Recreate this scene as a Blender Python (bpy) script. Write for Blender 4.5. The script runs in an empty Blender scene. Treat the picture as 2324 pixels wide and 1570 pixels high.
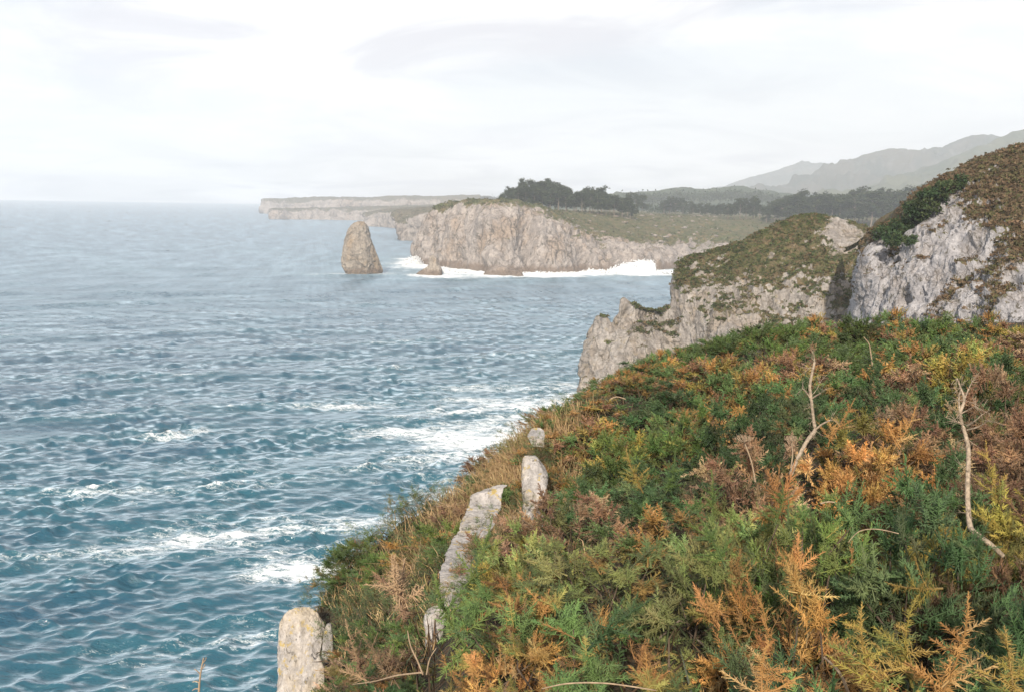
import bpy, math, random
import numpy as np
from mathutils import Matrix, Vector
random.seed(7)
RNG = np.random.default_rng(11)
SC = bpy.context.scene
COL = SC.collection

# ------------------------------------------------------------------ camera
CAM_H, LENS, PITCH, ROLL = 40.0, 32.0, 8.89, 0.94
cam_d = bpy.data.cameras.new('camera')
cam = bpy.data.objects.new('camera', cam_d); COL.objects.link(cam)
cam_d.lens = LENS; cam_d.sensor_width = 36.0
cam_d.clip_start = 0.05; cam_d.clip_end = 60000
MROT = Matrix.Rotation(math.radians(90 - PITCH), 3, 'X') @ Matrix.Rotation(math.radians(ROLL), 3, 'Z')
cam.matrix_world = Matrix.Translation((0, 0, CAM_H)) @ MROT.to_4x4()
SC.camera = cam

# ------------------------------------------------------------------ sky, sun, exposure
SUN_EL, SUN_AZ = 30.0, 190.0      # azimuth measured clockwise from the view direction (+Y)
SUN_STRENGTH, SUN_ANGLE = 5.0, 1.5
SKY_STRENGTH = 0.085
world = bpy.data.worlds.new('World'); SC.world = world; world.use_nodes = True
wn = world.node_tree; wn.nodes.clear()
def wnode(t, **kw):
    n = wn.nodes.new(t)
    for k, v in kw.items(): setattr(n, k, v)
    return n
sky = wnode('ShaderNodeTexSky', sky_type='NISHITA', sun_disc=False)
sky.sun_elevation = math.radians(SUN_EL); sky.sun_rotation = math.radians(SUN_AZ)
sky.air_density = 1.0; sky.dust_density = 2.0; sky.ozone_density = 1.0
tc = wnode('ShaderNodeTexCoord')
# thin stretched cloud sheets, laid out on a flat layer high above: direction divided by its height
sep = wnode('ShaderNodeSeparateXYZ'); wn.links.new(tc.outputs['Generated'], sep.inputs[0])
zc = wnode('ShaderNodeMath', operation='ADD'); wn.links.new(sep.outputs['Z'], zc.inputs[0]); zc.inputs[1].default_value = 0.12
zm = wnode('ShaderNodeMath', operation='MAXIMUM'); wn.links.new(zc.outputs[0], zm.inputs[0]); zm.inputs[1].default_value = 0.05
dv = []
for ax in 'XY':
    d = wnode('ShaderNodeMath', operation='DIVIDE'); wn.links.new(sep.outputs[ax], d.inputs[0]); wn.links.new(zm.outputs[0], d.inputs[1]); dv.append(d)
cmb = wnode('ShaderNodeCombineXYZ'); wn.links.new(dv[0].outputs[0], cmb.inputs[0]); wn.links.new(dv[1].outputs[0], cmb.inputs[1])
def cloud(scale, detail, rough, lo, hi, off, dist=0.6, sx=1.0, sy=1.0):
    mp = wnode('ShaderNodeMapping'); wn.links.new(cmb.outputs[0], mp.inputs['Vector'])
    mp.inputs['Location'].default_value = off; mp.inputs['Scale'].default_value = (sx, sy, 1)
    n = wnode('ShaderNodeTexNoise'); wn.links.new(mp.outputs[0], n.inputs['Vector'])
    n.inputs['Scale'].default_value = scale; n.inputs['Detail'].default_value = detail
    n.inputs['Roughness'].default_value = rough; n.inputs['Distortion'].default_value = dist
    r = wnode('ShaderNodeMapRange'); r.interpolation_type = 'SMOOTHSTEP'
    wn.links.new(n.outputs['Fac'], r.inputs['Value'])
    r.inputs['From Min'].default_value = lo; r.inputs['From Max'].default_value = hi
    return r
c1 = cloud(0.62, 6, 0.55, 0.36, 0.62, (3.1, 1.7, 0))            # where the white veil lies
c2 = cloud(0.85, 6, 0.55, 0.42, 0.68, (8.3, 4.2, 0), 0.9)         # greyer undersides
WHITE, GREY = (10.9, 10.6, 10.35, 1), (6.4, 6.2, 6.7, 1)
veil = wnode('ShaderNodeMapRange'); wn.links.new(c1.outputs[0], veil.inputs['Value'])
veil.inputs['To Min'].default_value = 0.55; veil.inputs['To Max'].default_value = 0.97
ccol = wnode('ShaderNodeMix', data_type='RGBA'); wn.links.new(c2.outputs[0], ccol.inputs['Factor'])
ccol.inputs['A'].default_value = WHITE; ccol.inputs['B'].default_value = GREY
mix = wnode('ShaderNodeMix', data_type='RGBA')
wn.links.new(veil.outputs[0], mix.inputs['Factor']); wn.links.new(sky.outputs[0], mix.inputs['A']); wn.links.new(ccol.outputs['Result'], mix.inputs['B'])
bg = wnode('ShaderNodeBackground'); bg.inputs['Strength'].default_value = SKY_STRENGTH
wn.links.new(mix.outputs['Result'], bg.inputs['Color'])
wo = wnode('ShaderNodeOutputWorld'); wn.links.new(bg.outputs[0], wo.inputs['Surface'])

sun_d = bpy.data.lights.new('sun', 'SUN'); sun_d.energy = SUN_STRENGTH; sun_d.angle = math.radians(SUN_ANGLE)
sun_d.color = (1.0, 0.90, 0.76)
sun = bpy.data.objects.new('sun', sun_d); COL.objects.link(sun)
_a, _e = math.radians(SUN_AZ), math.radians(SUN_EL)
to_sun = Vector((math.sin(_a) * math.cos(_e), math.cos(_a) * math.cos(_e), math.sin(_e)))
sun.rotation_euler = to_sun.to_track_quat('Z', 'Y').to_euler()

vs = SC.view_settings
vs.view_transform = 'Standard'; vs.look = 'None'; vs.gamma = 1.0; vs.use_curve_mapping = False
vs.exposure = 0.5
SC.render.engine = 'CYCLES'
cy = SC.cycles
cy.use_denoising = True
try: cy.denoiser = 'OPENIMAGEDENOISE'
except Exception: pass
cy.max_bounces = 5; cy.diffuse_bounces = 3; cy.glossy_bounces = 2; cy.transmission_bounces = 2; cy.volume_bounces = 1
cy.transparent_max_bounces = 6
cy.sample_clamp_indirect = 4.0; cy.caustics_reflective = False; cy.caustics_refractive = False

# ------------------------------------------------------------------ placing helpers (measured on a 2324 x 1570 print of the view)
FPX = 2324 * LENS / 36.0
def ray(px, py):
    v = MROT @ Vector(((px - 1162) / FPX, -(py - 785) / FPX, -1.0)); return v
def P(px, py, d):
    v = ray(px, py); s = d / v.y
    return np.array((v.x * s, d, CAM_H + v.z * s))
def S(px, py, z=0.0):
    v = ray(px, py); s = (z - CAM_H) / v.z
    return np.array((v.x * s, v.y * s, z))

# ------------------------------------------------------------------ numpy gradient noise
def _hash(ix, iy, iz, seed):
    n = (ix.astype(np.uint32) * np.uint32(374761393)) ^ (iy.astype(np.uint32) * np.uint32(668265263)) ^ (iz.astype(np.uint32) * np.uint32(2246822519)) ^ np.uint32((seed * 3266489917) & 0xffffffff)
    n ^= n >> np.uint32(15); n *= np.uint32(2246822519); n ^= n >> np.uint32(13); n *= np.uint32(3266489917); n ^= n >> np.uint32(16)
    return n
def pnoise(p, seed=0):
    p = np.asarray(p, dtype=np.float64)
    i = np.floor(p).astype(np.int64); f = p - i
    u = f * f * f * (f * (f * 6 - 15) + 10)
    r = 0
    for dx in (0, 1):
        wx = u[:, 0] if dx else 1 - u[:, 0]
        for dy in (0, 1):
            wy = u[:, 1] if dy else 1 - u[:, 1]
            for dz in (0, 1):
                wz = u[:, 2] if dz else 1 - u[:, 2]
                h = _hash(i[:, 0] + dx, i[:, 1] + dy, i[:, 2] + dz, seed)
                gx = (h & np.uint32(1023)).astype(float) / 511.5 - 1
                gy = ((h >> np.uint32(10)) & np.uint32(1023)).astype(float) / 511.5 - 1
                gz = ((h >> np.uint32(20)) & np.uint32(1023)).astype(float) / 511.5 - 1
                r = r + wx * wy * wz * (gx * (f[:, 0] - dx) + gy * (f[:, 1] - dy) + gz * (f[:, 2] - dz))
    return r * 1.3
def fbm(p, octv=4, gain=0.5, lac=2.03, seed=0, ridged=False):
    p = np.asarray(p, dtype=np.float64); a, t, r = 1.0, 0.0, 0.0
    for o in range(octv):
        n = pnoise(p, seed + o * 17)
        if ridged: n = 1 - 2 * np.abs(n) * 1.6
        r = r + a * n; t += a; a *= gain; p = p * lac
    return r / t
def sstep(a, b, x):
    t = np.clip((x - a) / (b - a), 0, 1); return t * t * (3 - 2 * t)

# ------------------------------------------------------------------ mesh / object helpers
def make_mesh(name, V, F, attrs=None, smooth=True, mats=()):
    """V (n,3); F (m,3) or (m,4) int array; attrs {name: (n,) floats or (n,3|4) colours}"""
    V = np.ascontiguousarray(V, dtype=np.float32); F = np.ascontiguousarray(F, dtype=np.int32)
    me = bpy.data.meshes.new(name)
    k = F.shape[1]
    me.vertices.add(len(V)); me.vertices.foreach_set('co', V.ravel())
    me.loops.add(F.size); me.loops.foreach_set('vertex_index', F.ravel())
    me.polygons.add(len(F)); me.polygons.foreach_set('loop_start', np.arange(0, F.size, k, dtype=np.int32))
    me.update(calc_edges=True); me.validate()
    if smooth: me.polygons.foreach_set('use_smooth', np.ones(len(me.polygons), dtype=bool))
    for n, a in (attrs or {}).items():
        a = np.asarray(a, dtype=np.float32)
        if a.ndim == 1:
            at = me.attributes.new(n, 'FLOAT', 'POINT'); at.data.foreach_set('value', a)
        else:
            if a.shape[1] == 3: a = np.hstack([a, np.ones((len(a), 1), np.float32)])
            at = me.attributes.new(n, 'FLOAT_COLOR', 'POINT'); at.data.foreach_set('color', np.ascontiguousarray(a).ravel())
    for m in mats: me.materials.append(m)
    return me
def obj(name, me, parent=None, loc=None, rot=None, scale=None):
    o = bpy.data.objects.new(name, me); COL.objects.link(o)
    if parent: o.parent = parent
    if loc is not None: o.location = loc
    if rot is not None: o.rotation_euler = rot
    if scale is not None: o.scale = scale
    return o
def tag(o, label=None, cat=None, group=None, kind=None):
    if label: o['label'] = label
    if cat: o['category'] = cat
    if group: o['group'] = group
    if kind: o['kind'] = kind
    return o
def grid_faces(nu, nv):
    a = np.arange(nu * nv).reshape(nu, nv)
    return np.stack([a[:-1, :-1], a[1:, :-1], a[1:, 1:], a[:-1, 1:]], -1).reshape(-1, 4)
def catmull(C, n):
    """C (k, ...) -> (n, ...) Catmull-Rom along axis 0"""
    C = np.asarray(C, float); k = len(C)
    t = np.linspace(0, k - 1, n); i = np.minimum(t.astype(int), k - 2); f = (t - i)
    f = f.reshape((-1,) + (1,) * (C.ndim - 1))
    g = lambda j: C[np.clip(j, 0, k - 1)]
    p0, p1, p2, p3 = g(i - 1), g(i), g(i + 1), g(i + 2)
    m1, m2 = (p2 - p0) / 2, (p3 - p1) / 2
    return (2 * f**3 - 3 * f**2 + 1) * p1 + (f**3 - 2 * f**2 + f) * m1 + (-2 * f**3 + 3 * f**2) * p2 + (f**3 - f**2) * m2
def loft(ctrl, nu, nv):
    """ctrl[col][row] 3-D points (+ extra channels) -> dense (nu, nv, ch)"""
    A = np.asarray(ctrl, float)
    A = catmull(A, nu); A = np.swapaxes(catmull(np.swapaxes(A, 0, 1), nv), 0, 1)
    return A
def grid_normals(G):
    du = np.gradient(G, axis=0); dvv = np.gradient(G, axis=1)
    n = np.cross(du, dvv); n /= np.linalg.norm(n, axis=2, keepdims=True) + 1e-9
    return n
def recalc_out(me):
    import bmesh
    bm = bmesh.new(); bm.from_mesh(me); bmesh.ops.recalc_face_normals(bm, faces=bm.faces); bm.to_mesh(me); bm.free()

# ------------------------------------------------------------------ materials
def nt(name):
    m = bpy.data.materials.new(name); m.use_nodes = True; t = m.node_tree; t.nodes.clear(); return m, t
class N:
    """tiny node-graph writer"""
    def __init__(s, t): s.t = t
    def n(s, typ, ins=None, **kw):
        x = s.t.nodes.new(typ)
        for k, v in kw.items(): setattr(x, k, v)
        for k, v in (ins or {}).items():
            if hasattr(v, 'is_output'): s.t.links.new(v, x.inputs[k])
            else: x.inputs[k].default_value = v
        return x
    def noise(s, vec, scale, detail=4, rough=0.55, dist=0.0):
        return s.n('ShaderNodeTexNoise', {'Vector': vec, 'Scale': scale, 'Detail': detail, 'Roughness': rough, 'Distortion': dist}).outputs['Fac']
    def rng(s, v, a, b, c=0.0, d=1.0):
        return s.n('ShaderNodeMapRange', {'Value': v, 'From Min': a, 'From Max': b, 'To Min': c, 'To Max': d}, interpolation_type='SMOOTHSTEP').outputs[0]
    def mix(s, f, a, b, blend='MIX'):
        x = s.n('ShaderNodeMix', data_type='RGBA', blend_type=blend)
        for k, v in (('Factor', f), ('A', a), ('B', b)):
            if hasattr(v, 'is_output'): s.t.links.new(v, x.inputs[k])
            else: x.inputs[k].default_value = v if k == 'Factor' else (*v, 1)
        return x.outputs['Result']
    def m(s, op, a, b=0.0, clamp=False):
        x = s.n('ShaderNodeMath', operation=op, use_clamp=clamp)
        for k, v in ((0, a), (1, b)):
            if hasattr(v, 'is_output'): s.t.links.new(v, x.inputs[k])
            else: x.inputs[k].default_value = v
        return x.outputs[0]
    def attr(s, name, out='Fac'): return s.n('ShaderNodeAttribute', attribute_name=name).outputs[out]
    def scale(s, vec, sc): return s.n('ShaderNodeMapping', {'Vector': vec, 'Scale': sc}).outputs[0]
    def out(s, sh): s.n('ShaderNodeOutputMaterial', {'Surface': sh})

def rock_material(name, light, mid, ochre, ochre_amt, sc, veg_a, veg_b, wet_z=None, pits=0.5, lichen=0.0, bump=0.6, crack=1.0):
    """weathered limestone with turf where the 'veg' attribute says so; sc = size of the pattern in metres"""
    m, t = nt(name); g = N(t)
    geo = g.n('ShaderNodeNewGeometry'); pos = geo.outputs['Position']
    n1 = g.noise(pos, 0.35 / sc, 6, 0.6)
    n2 = g.noise(g.scale(pos, (1, 1, 0.35)), 1.3 / sc, 5, 0.65, 0.4)
    n3 = g.noise(pos, 5.0 / sc, 4, 0.7)
    col = g.mix(g.rng(n2, 0.36, 0.62), mid, light)
    col = g.mix(g.m('MULTIPLY', g.rng(n1, 0.46, 0.66), ochre_amt), col, ochre)
    grain = g.rng(n3, 0.3, 0.7, 0.78, 1.16)
    col = g.mix(1.0, col, g.n('ShaderNodeCombineColor', {0: grain, 1: grain, 2: grain}).outputs[0], 'MULTIPLY')
    pn = g.noise(g.scale(pos, (1, 1, 0.6)), 2.6 / sc, 3, 0.75)
    col = g.mix(g.m('MULTIPLY', g.rng(pn, 0.57, 0.66), pits), col, (0.075, 0.068, 0.055))
    wv = g.n('ShaderNodeVectorMath', {0: pos, 1: g.n('ShaderNodeVectorMath', {0: g.n('ShaderNodeTexNoise', {'Vector': pos, 'Scale': 0.9 / sc, 'Detail': 4}).outputs['Color'], 3: 1.6 * sc}, operation='SCALE').outputs[0]}, operation='ADD').outputs[0]
    vo = g.n('ShaderNodeTexVoronoi', {'Vector': g.scale(wv, (1, 1, 0.3)), 'Scale': 0.55 / sc, 'Randomness': 1.0}, feature='DISTANCE_TO_EDGE').outputs['Distance']
    vo2 = g.n('ShaderNodeTexVoronoi', {'Vector': g.scale(wv, (1, 1, 0.55)), 'Scale': 1.7 / sc, 'Randomness': 1.0}, feature='DISTANCE_TO_EDGE').outputs['Distance']
    ck = g.m('MULTIPLY', g.m('MAXIMUM', g.rng(vo, 0.0, 0.05, 0.8, 0.0), g.rng(vo2, 0.0, 0.05, 0.35, 0.0)), g.rng(n1, 0.40, 0.60, 0.15, crack))
    col = g.mix(ck, col, (0.085, 0.075, 0.062))
    if lichen:
        ln = g.noise(pos, 1.8 / sc, 5, 0.7)
        col = g.mix(g.m('MULTIPLY', g.rng(ln, 0.56, 0.64), lichen), col, (0.34, 0.25, 0.07))
    if wet_z:
        sp = g.n('ShaderNodeSeparateXYZ', {0: pos}).outputs[2]
        wz = g.m('ADD', sp, g.m('MULTIPLY', g.m('SUBTRACT', n2, 0.5), wet_z * 1.6))
        col = g.mix(g.rng(wz, wet_z * 0.5, wet_z * 1.25, 0.78, 0.0), col, (0.13, 0.095, 0.07))
    vn = g.noise(pos, 1.1 / sc, 5, 0.7); vf = g.noise(pos, 6.0 / sc, 3, 0.7)
    vcol = g.mix(g.rng(vn, 0.4, 0.62), veg_a, veg_b)
    gv = g.rng(vf, 0.3, 0.72, 0.55, 1.4)
    vcol = g.mix(1.0, vcol, g.n('ShaderNodeCombineColor', {0: gv, 1: gv, 2: gv}).outputs[0], 'MULTIPLY')
    vm = g.m('ADD', g.attr('veg'), g.m('MULTIPLY', g.m('SUBTRACT', g.noise(g.scale(pos, (1, 1, 0.6)), 1.9 / sc, 6, 0.75), 0.5), 1.35))
    vm = g.rng(vm, 0.42, 0.60)
    col = g.mix(vm, col, vcol)
    hgt = g.m('SUBTRACT', g.m('ADD', n2, g.m('MULTIPLY', n3, 0.45)), g.m('MULTIPLY', ck, 0.5))
    bp = g.n('ShaderNodeBump', {'Height': hgt, 'Strength': bump, 'Distance': 0.55 * sc})
    b = g.n('ShaderNodeBsdfPrincipled', {'Base Color': col, 'Roughness': 0.93, 'Normal': bp.outputs[0]})
    b.inputs['Specular IOR Level'].default_value = 0.25
    g.out(b.outputs[0]); return m

def plain_material(name, col, rough=0.85, var=0.25, scale=8.0, spec=0.25, bump=0.0):
    m, t = nt(name); g = N(t)
    o = g.n('ShaderNodeTexCoord').outputs['Object']
    v = g.rng(g.noise(o, scale, 5, 0.65), 0.25, 0.75, 1 - var, 1 + var)
    c = g.mix(1.0, col, g.n('ShaderNodeCombineColor', {0: v, 1: v, 2: v}).outputs[0], 'MULTIPLY')
    ins = {'Base Color': c, 'Roughness': rough}
    if bump: ins['Normal'] = g.n('ShaderNodeBump', {'Height': g.noise(o, scale * 2, 5, 0.6), 'Strength': bump, 'Distance': 0.01}).outputs[0]
    b = g.n('ShaderNodeBsdfPrincipled', ins); b.inputs['Specular IOR Level'].default_value = spec
    g.out(b.outputs[0]); return m

def foliage_material(name, trans=0.25, rough=0.6, var=0.22, spec=0.3):
    """colour comes from the leaves' own 'Col', varied a little from plant to plant"""
    m, t = nt(name); g = N(t)
    c = g.attr('Col', 'Color')
    r = g.n('ShaderNodeObjectInfo').outputs['Random']
    v = g.m('ADD', g.m('MULTIPLY', r, 2 * var), 1 - var)
    c = g.mix(1.0, c, g.n('ShaderNodeCombineColor', {0: v, 1: v, 2: v}).outputs[0], 'MULTIPLY')
    b = g.n('ShaderNodeBsdfPrincipled', {'Base Color': c, 'Roughness': rough}); b.inputs['Specular IOR Level'].default_value = spec
    tr = g.n('ShaderNodeBsdfTranslucent', {'Color': c})
    g.out(g.n('ShaderNodeMixShader', {0: trans, 1: b.outputs[0], 2: tr.outputs[0]}).outputs[0]); return m

M_HEAD = rock_material('limestone_headland', (0.335, 0.295, 0.27), (0.215, 0.19, 0.175), (0.28, 0.205, 0.145), 0.6, 5.5, (0.075, 0.085, 0.032), (0.14, 0.11, 0.055), wet_z=4.5, pits=0.75)
M_PROM = rock_material('limestone_promontory', (0.305, 0.28, 0.26), (0.20, 0.18, 0.165), (0.23, 0.175, 0.12), 0.5, 2.4, (0.066, 0.068, 0.026), (0.12, 0.090, 0.050), wet_z=2.5, pits=0.6, lichen=0.15)
M_WHITE = rock_material('limestone_white_cliff', (0.325, 0.315, 0.325), (0.19, 0.185, 0.195), (0.20, 0.165, 0.14), 0.4, 1.3, (0.070, 0.070, 0.028), (0.125, 0.085, 0.05), pits=0.95)
M_NEAR = rock_material('limestone_near', (0.39, 0.365, 0.35), (0.26, 0.245, 0.235), (0.42, 0.33, 0.2), 0.4, 0.22, (0.06, 0.06, 0.025), (0.11, 0.08, 0.045), pits=0.7, lichen=0.85, crack=0.22)
M_STACK = rock_material('limestone_stack', (0.315, 0.27, 0.225), (0.21, 0.18, 0.15), (0.30, 0.215, 0.135), 0.65, 4.0, (0.1, 0.095, 0.05), (0.13, 0.11, 0.06), wet_z=3.5, pits=0.6)
M_FAR = rock_material('limestone_far', (0.33, 0.29, 0.265), (0.25, 0.22, 0.20), (0.29, 0.22, 0.17), 0.5, 22.0, (0.11, 0.105, 0.07), (0.15, 0.125, 0.085), pits=0.4)

# ================================================================== SEA
def build_sea():
    az = np.concatenate([np.linspace(-78, -31.5, 40, endpoint=False), np.linspace(-31.5, 13, 610, endpoint=False), np.linspace(13, 60, 40)])
    dep = np.concatenate([np.linspace(75, 33, 30, endpoint=False), np.linspace(33, 0.286, 445)])
    A, D = np.meshgrid(np.radians(az), np.radians(dep), indexing='ij')
    R = CAM_H / np.tan(D)
    X, Y = R * np.sin(A), R * np.cos(A)
    ds = np.abs(np.gradient(R, axis=1)); dc = R * np.abs(np.gradient(A, axis=0))
    X0, Y0 = X.copy(), Y.copy(); Z = np.zeros_like(X); DX = np.zeros_like(X); DY = np.zeros_like(X)
    SL = np.zeros_like(X); SM = np.zeros_like(X)
    rg = np.random.default_rng(5)
    q = np.stack([X0.ravel() / 70, Y0.ravel() / 70, np.zeros(X.size)], 1)
    grp = (1.0 + 0.9 * fbm(q, 3, seed=3)).reshape(X.shape)
    grp2 = np.clip(1.0 + 1.9 * fbm(q * 4.0 + 5, 4, seed=9), .25, 2.0).reshape(X.shape)
    nW = 80; lam = np.geomspace(0.9, 48.0, nW)
    main = math.atan2(-0.93, 0.36)
    for i, L in enumerate(lam):
        k = 2 * math.pi / L
        th = main + rg.normal(0, 0.58 if L < 12 else 0.25)
        dx, dy = math.cos(th), math.sin(th)
        steep = 0.058 * (1.25 if L < 1.8 else 1.45 if L < 5 else 0.85 if L < 8 else 0.45 if L < 14 else 0.28)
        a = steep / k
        proj = np.abs(np.sin(A) * dx + np.cos(A) * dy)
        sp = ds * proj + dc * np.sqrt(1 - np.clip(proj, 0, 1) ** 2)
        w = sstep(0.75, 1.7, L / np.maximum(sp, 1e-6)) * (grp if L > 9 else grp2)
        ph = k * (dx * X0 + dy * Y0) + rg.uniform(0, 6.283)
        s, c = np.sin(ph), np.cos(ph)
        Z += w * a * s; DX += w * a * dx * c; DY += w * a * dy * c
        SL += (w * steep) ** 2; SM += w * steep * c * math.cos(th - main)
    X += DX; Y += DY
    # foam: wind streaks, thicker under the cliffs
    uv = np.stack([X0.ravel(), Y0.ravel(), np.zeros(X.size)], 1)
    along = uv[:, 0] * 0.90 + uv[:, 1] * 0.25; across = -uv[:, 0] * 0.25 + uv[:, 1] * 0.90
    st = np.stack([along / 34, across / 9, np.zeros(X.size)], 1)
    streak = fbm(st, 5, 0.62, seed=21)
    big = fbm(uv / 95.0, 3, seed=31)
    def seg_dist(pts):
        d = np.full(X.size, 1e9)
        for (ax, ay), (bx, by) in zip(pts[:-1], pts[1:]):
            vx, vy = bx - ax, by - ay
            t = np.clip(((uv[:, 0] - ax) * vx + (uv[:, 1] - ay) * vy) / (vx * vx + vy * vy), 0, 1)
            d = np.minimum(d, np.hypot(uv[:, 0] - ax - t * vx, uv[:, 1] - ay - t * vy))
        return d
    hb = [S(x, y)[:2] for x, y in ((938, 590), (957, 604), (1005, 611), (1064, 616), (1131, 624), (1226, 624), (1319, 622), (1416, 621), (1513, 620), (1600, 612))]
    stacks = [S(x, y)[:2] for x, y in ((780, 622), (868, 623))]; small = [S(x, y)[:2] for x, y in ((940, 625), (1005, 626))]
    near = [np.array(p) for p in ((-4.0, 18.0), (-2.0, 45.0), (3.0, 80.0), (9.0, 120.0), (14.0, 160.0), (17.0, 188.0), (45, 205.0), (70, 230.0))]
    dh, dsk, dn = seg_dist(hb), np.minimum(seg_dist(stacks), seg_dist(small)), seg_dist(near)
    pp = [S(x, y)[:2] for x, y in ((1000, 1000), (1130, 992), (1230, 1000))]; dpp = seg_dist(pp)
    qq = [S(x, y)[:2] for x, y in ((330, 985), (380, 990), (440, 978), (470, 972))]; dqq = seg_dist(qq)
    rr = [S(x, y)[:2] for x, y in ((560, 1240), (640, 1285), (700, 1300))]; drr = seg_dist(rr)
    wob = 1 + 0.7 * fbm(uv / 12.0, 4, seed=77)
    foam = 0.16 + 0.80 * streak + 0.34 * big - 0.10 * sstep(150, 60, R.ravel())
    foam += 0.62 * np.exp(-(dh * wob / 22) ** 1.0) + 0.28 * np.exp(-dh / 75)
    foam += 0.60 * np.exp(-dsk * wob / 11)
    foam += 0.42 * np.exp(-(dn * wob / 32)) + 0.34 * np.exp(-dn / 80)
    foam += 0.24 * np.exp(-(dpp * wob / 6.0) ** 2) + 0.28 * np.exp(-(dqq * wob / 2.6) ** 2) + 0.20 * np.exp(-(drr * wob / 5.0) ** 2)
    surf = np.exp(-(dh / 9.0) ** 2)
    foam += 0.3 * surf
    crest = Z / (np.std(Z[60:700, 100:400]) + 1e-6)
    foam += 0.34 * np.clip(crest.ravel() - 1.5, 0, 1.2) * np.clip(.55 + 1.6 * fbm(uv / 40.0, 3, seed=66), 0, 1.4)
    rr_ = R.ravel()
    Z = Z + (surf * 0.9 * np.clip(0.6 + fbm(uv / 7.0, 3, seed=90) * 1.6, 0, 2)).reshape(Z.shape)
    lost = np.clip(0.20 - SL.ravel(), 0, 0.2)
    rough = 0.07 + 0.16 * sstep(0.0, 0.2, lost)
    pale = sstep(-0.26, 0.34, SM.ravel()) * np.clip(1.0 + 0.9 * streak + 0.5 * big + 0.45 * np.exp(-dn / 90) - 0.42 * sstep(150, 62, R.ravel()) - 0.15 * sstep(20, -80, uv[:, 0]) * sstep(260, 90, R.ravel()), 0.1, 1.3)  # wave backs painted paler: thin foam together with reflected sky
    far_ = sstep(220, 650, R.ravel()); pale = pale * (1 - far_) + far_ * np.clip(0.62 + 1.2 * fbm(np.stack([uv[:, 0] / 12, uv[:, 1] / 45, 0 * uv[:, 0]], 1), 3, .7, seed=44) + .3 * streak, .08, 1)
    V = np.stack([X, Y, Z], -1).reshape(-1, 3)
    F = grid_faces(*X.shape)[:, ::-1]
    m, t = nt('sea_water'); g = N(t)
    pos = g.n('ShaderNodeNewGeometry').outputs['Position']
    f = g.attr('foam')
    fine = g.noise(g.scale(pos, (0.5, 1.3, 1.0)), 0.9, 8, 0.75, 0.3)
    fs = g.m('ADD', f, g.m('MULTIPLY', g.m('SUBTRACT', fine, 0.5), 1.15))
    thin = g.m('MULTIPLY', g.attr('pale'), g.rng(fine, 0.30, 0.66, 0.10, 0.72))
    lace = g.noise(g.scale(pos, (0.8, 1.3, 1.0)), 2.6, 6, 0.7, 1.2)
    thick = g.rng(g.m('ADD', fs, g.m('MULTIPLY', g.m('SUBTRACT', lace, 0.5), 0.9)), 0.62, 1.0, 0.0, 0.85)
    fm = g.m('MAXIMUM', thin, thick)
    deep = g.mix(g.rng(f, 0.1, 0.7), (0.007, 0.052, 0.092), (0.013, 0.078, 0.110))
    col = g.mix(g.m('MULTIPLY', thin, 1.0), deep, (0.56, 0.70, 0.82)); col = g.mix(thick, col, (0.82, 0.84, 0.85))  # bluish tint puts sky reflection and thin foam into the base colour
    rgh = g.m('ADD', g.attr('rough'), g.m('MULTIPLY', fm, 0.6), True)
    h1 = g.noise(g.scale(pos, (0.6, 1.5, 1.0)), 1.4, 6, 0.66, 0.0)
    bp = g.n('ShaderNodeBump', {'Height': h1, 'Strength': 0.5, 'Distance': 0.3})
    h0 = g.noise(g.scale(pos, (0.55, 1.5, 1.0)), 0.34, 5, 0.6, 0.0)
    bp = g.n('ShaderNodeBump', {'Height': h0, 'Strength': 0.6, 'Distance': 1.3, 'Normal': bp.outputs[0]})
    b = g.n('ShaderNodeBsdfPrincipled', {'Base Color': col, 'Roughness': rgh, 'IOR': 1.37, 'Normal': bp.outputs[0]})
    g.out(b.outputs[0])
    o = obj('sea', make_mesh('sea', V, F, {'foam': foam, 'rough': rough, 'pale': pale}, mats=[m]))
    tag(o, 'choppy blue green sea streaked with foam', kind='structure')
build_sea()

# ================================================================== LAND LOFTS
def rock_grid(name, ctrl, nu, nv, mat, disp, seed, veg_bias=0.0, slope_veg=(0.45, 0.75), rows_amp=None, holes=(), label=None, veg_noise=0.0, vn_scale=10.0):
    """ctrl[col][row] = (x, y, z, veg).  disp = [(size, amp, vertical stretch, ridged)]"""
    G4 = loft(ctrl, nu, nv); G = G4[..., :3]; veg0 = G4[..., 3]
    n = grid_normals(G)
    if np.mean(n[..., 1]) > 0: n = -n
    amp = np.ones((1, nv)) if rows_amp is None else np.interp(np.linspace(0, 1, nv), np.linspace(0, 1, len(rows_amp)), rows_amp)[None, :]
    base = G.copy()
    for i, (size, a, stretch, ridged) in enumerate(disp):
        q = base.reshape(-1, 3) / size * np.array((1, 1, 1 / stretch))
        q = q + 0.35 * fbm(q * 0.7 + 3.3, 2, seed=seed + 50 + i)[:, None]
        d = fbm(q, 4, 0.5, seed=seed + i * 7, ridged=ridged).reshape(nu, nv)
        G = G + n * (d * a * amp)[..., None]
    for c, r, dep in holes:
        w = np.exp(-(((base - np.asarray(c)) / np.asarray(r)) ** 2).sum(-1)); G = G - n * (w * dep)[..., None]
    n2 = grid_normals(G); up = np.abs(n2[..., 2])
    veg = veg0 + veg_bias + 0.5 * (sstep(*slope_veg, up) - 0.5)
    if veg_noise: veg = veg + veg_noise * fbm(base.reshape(-1, 3) / vn_scale, 4, seed=seed + 200).reshape(nu, nv)
    F = grid_faces(nu, nv)
    if np.mean(n2[..., 1]) > 0: F = F[:, ::-1]
    o = obj(name, make_mesh(name, G.reshape(-1, 3), F, {'veg': veg.ravel()}, mats=[mat]))
    tag(o, label, kind='structure')
    return o, G, veg

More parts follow.
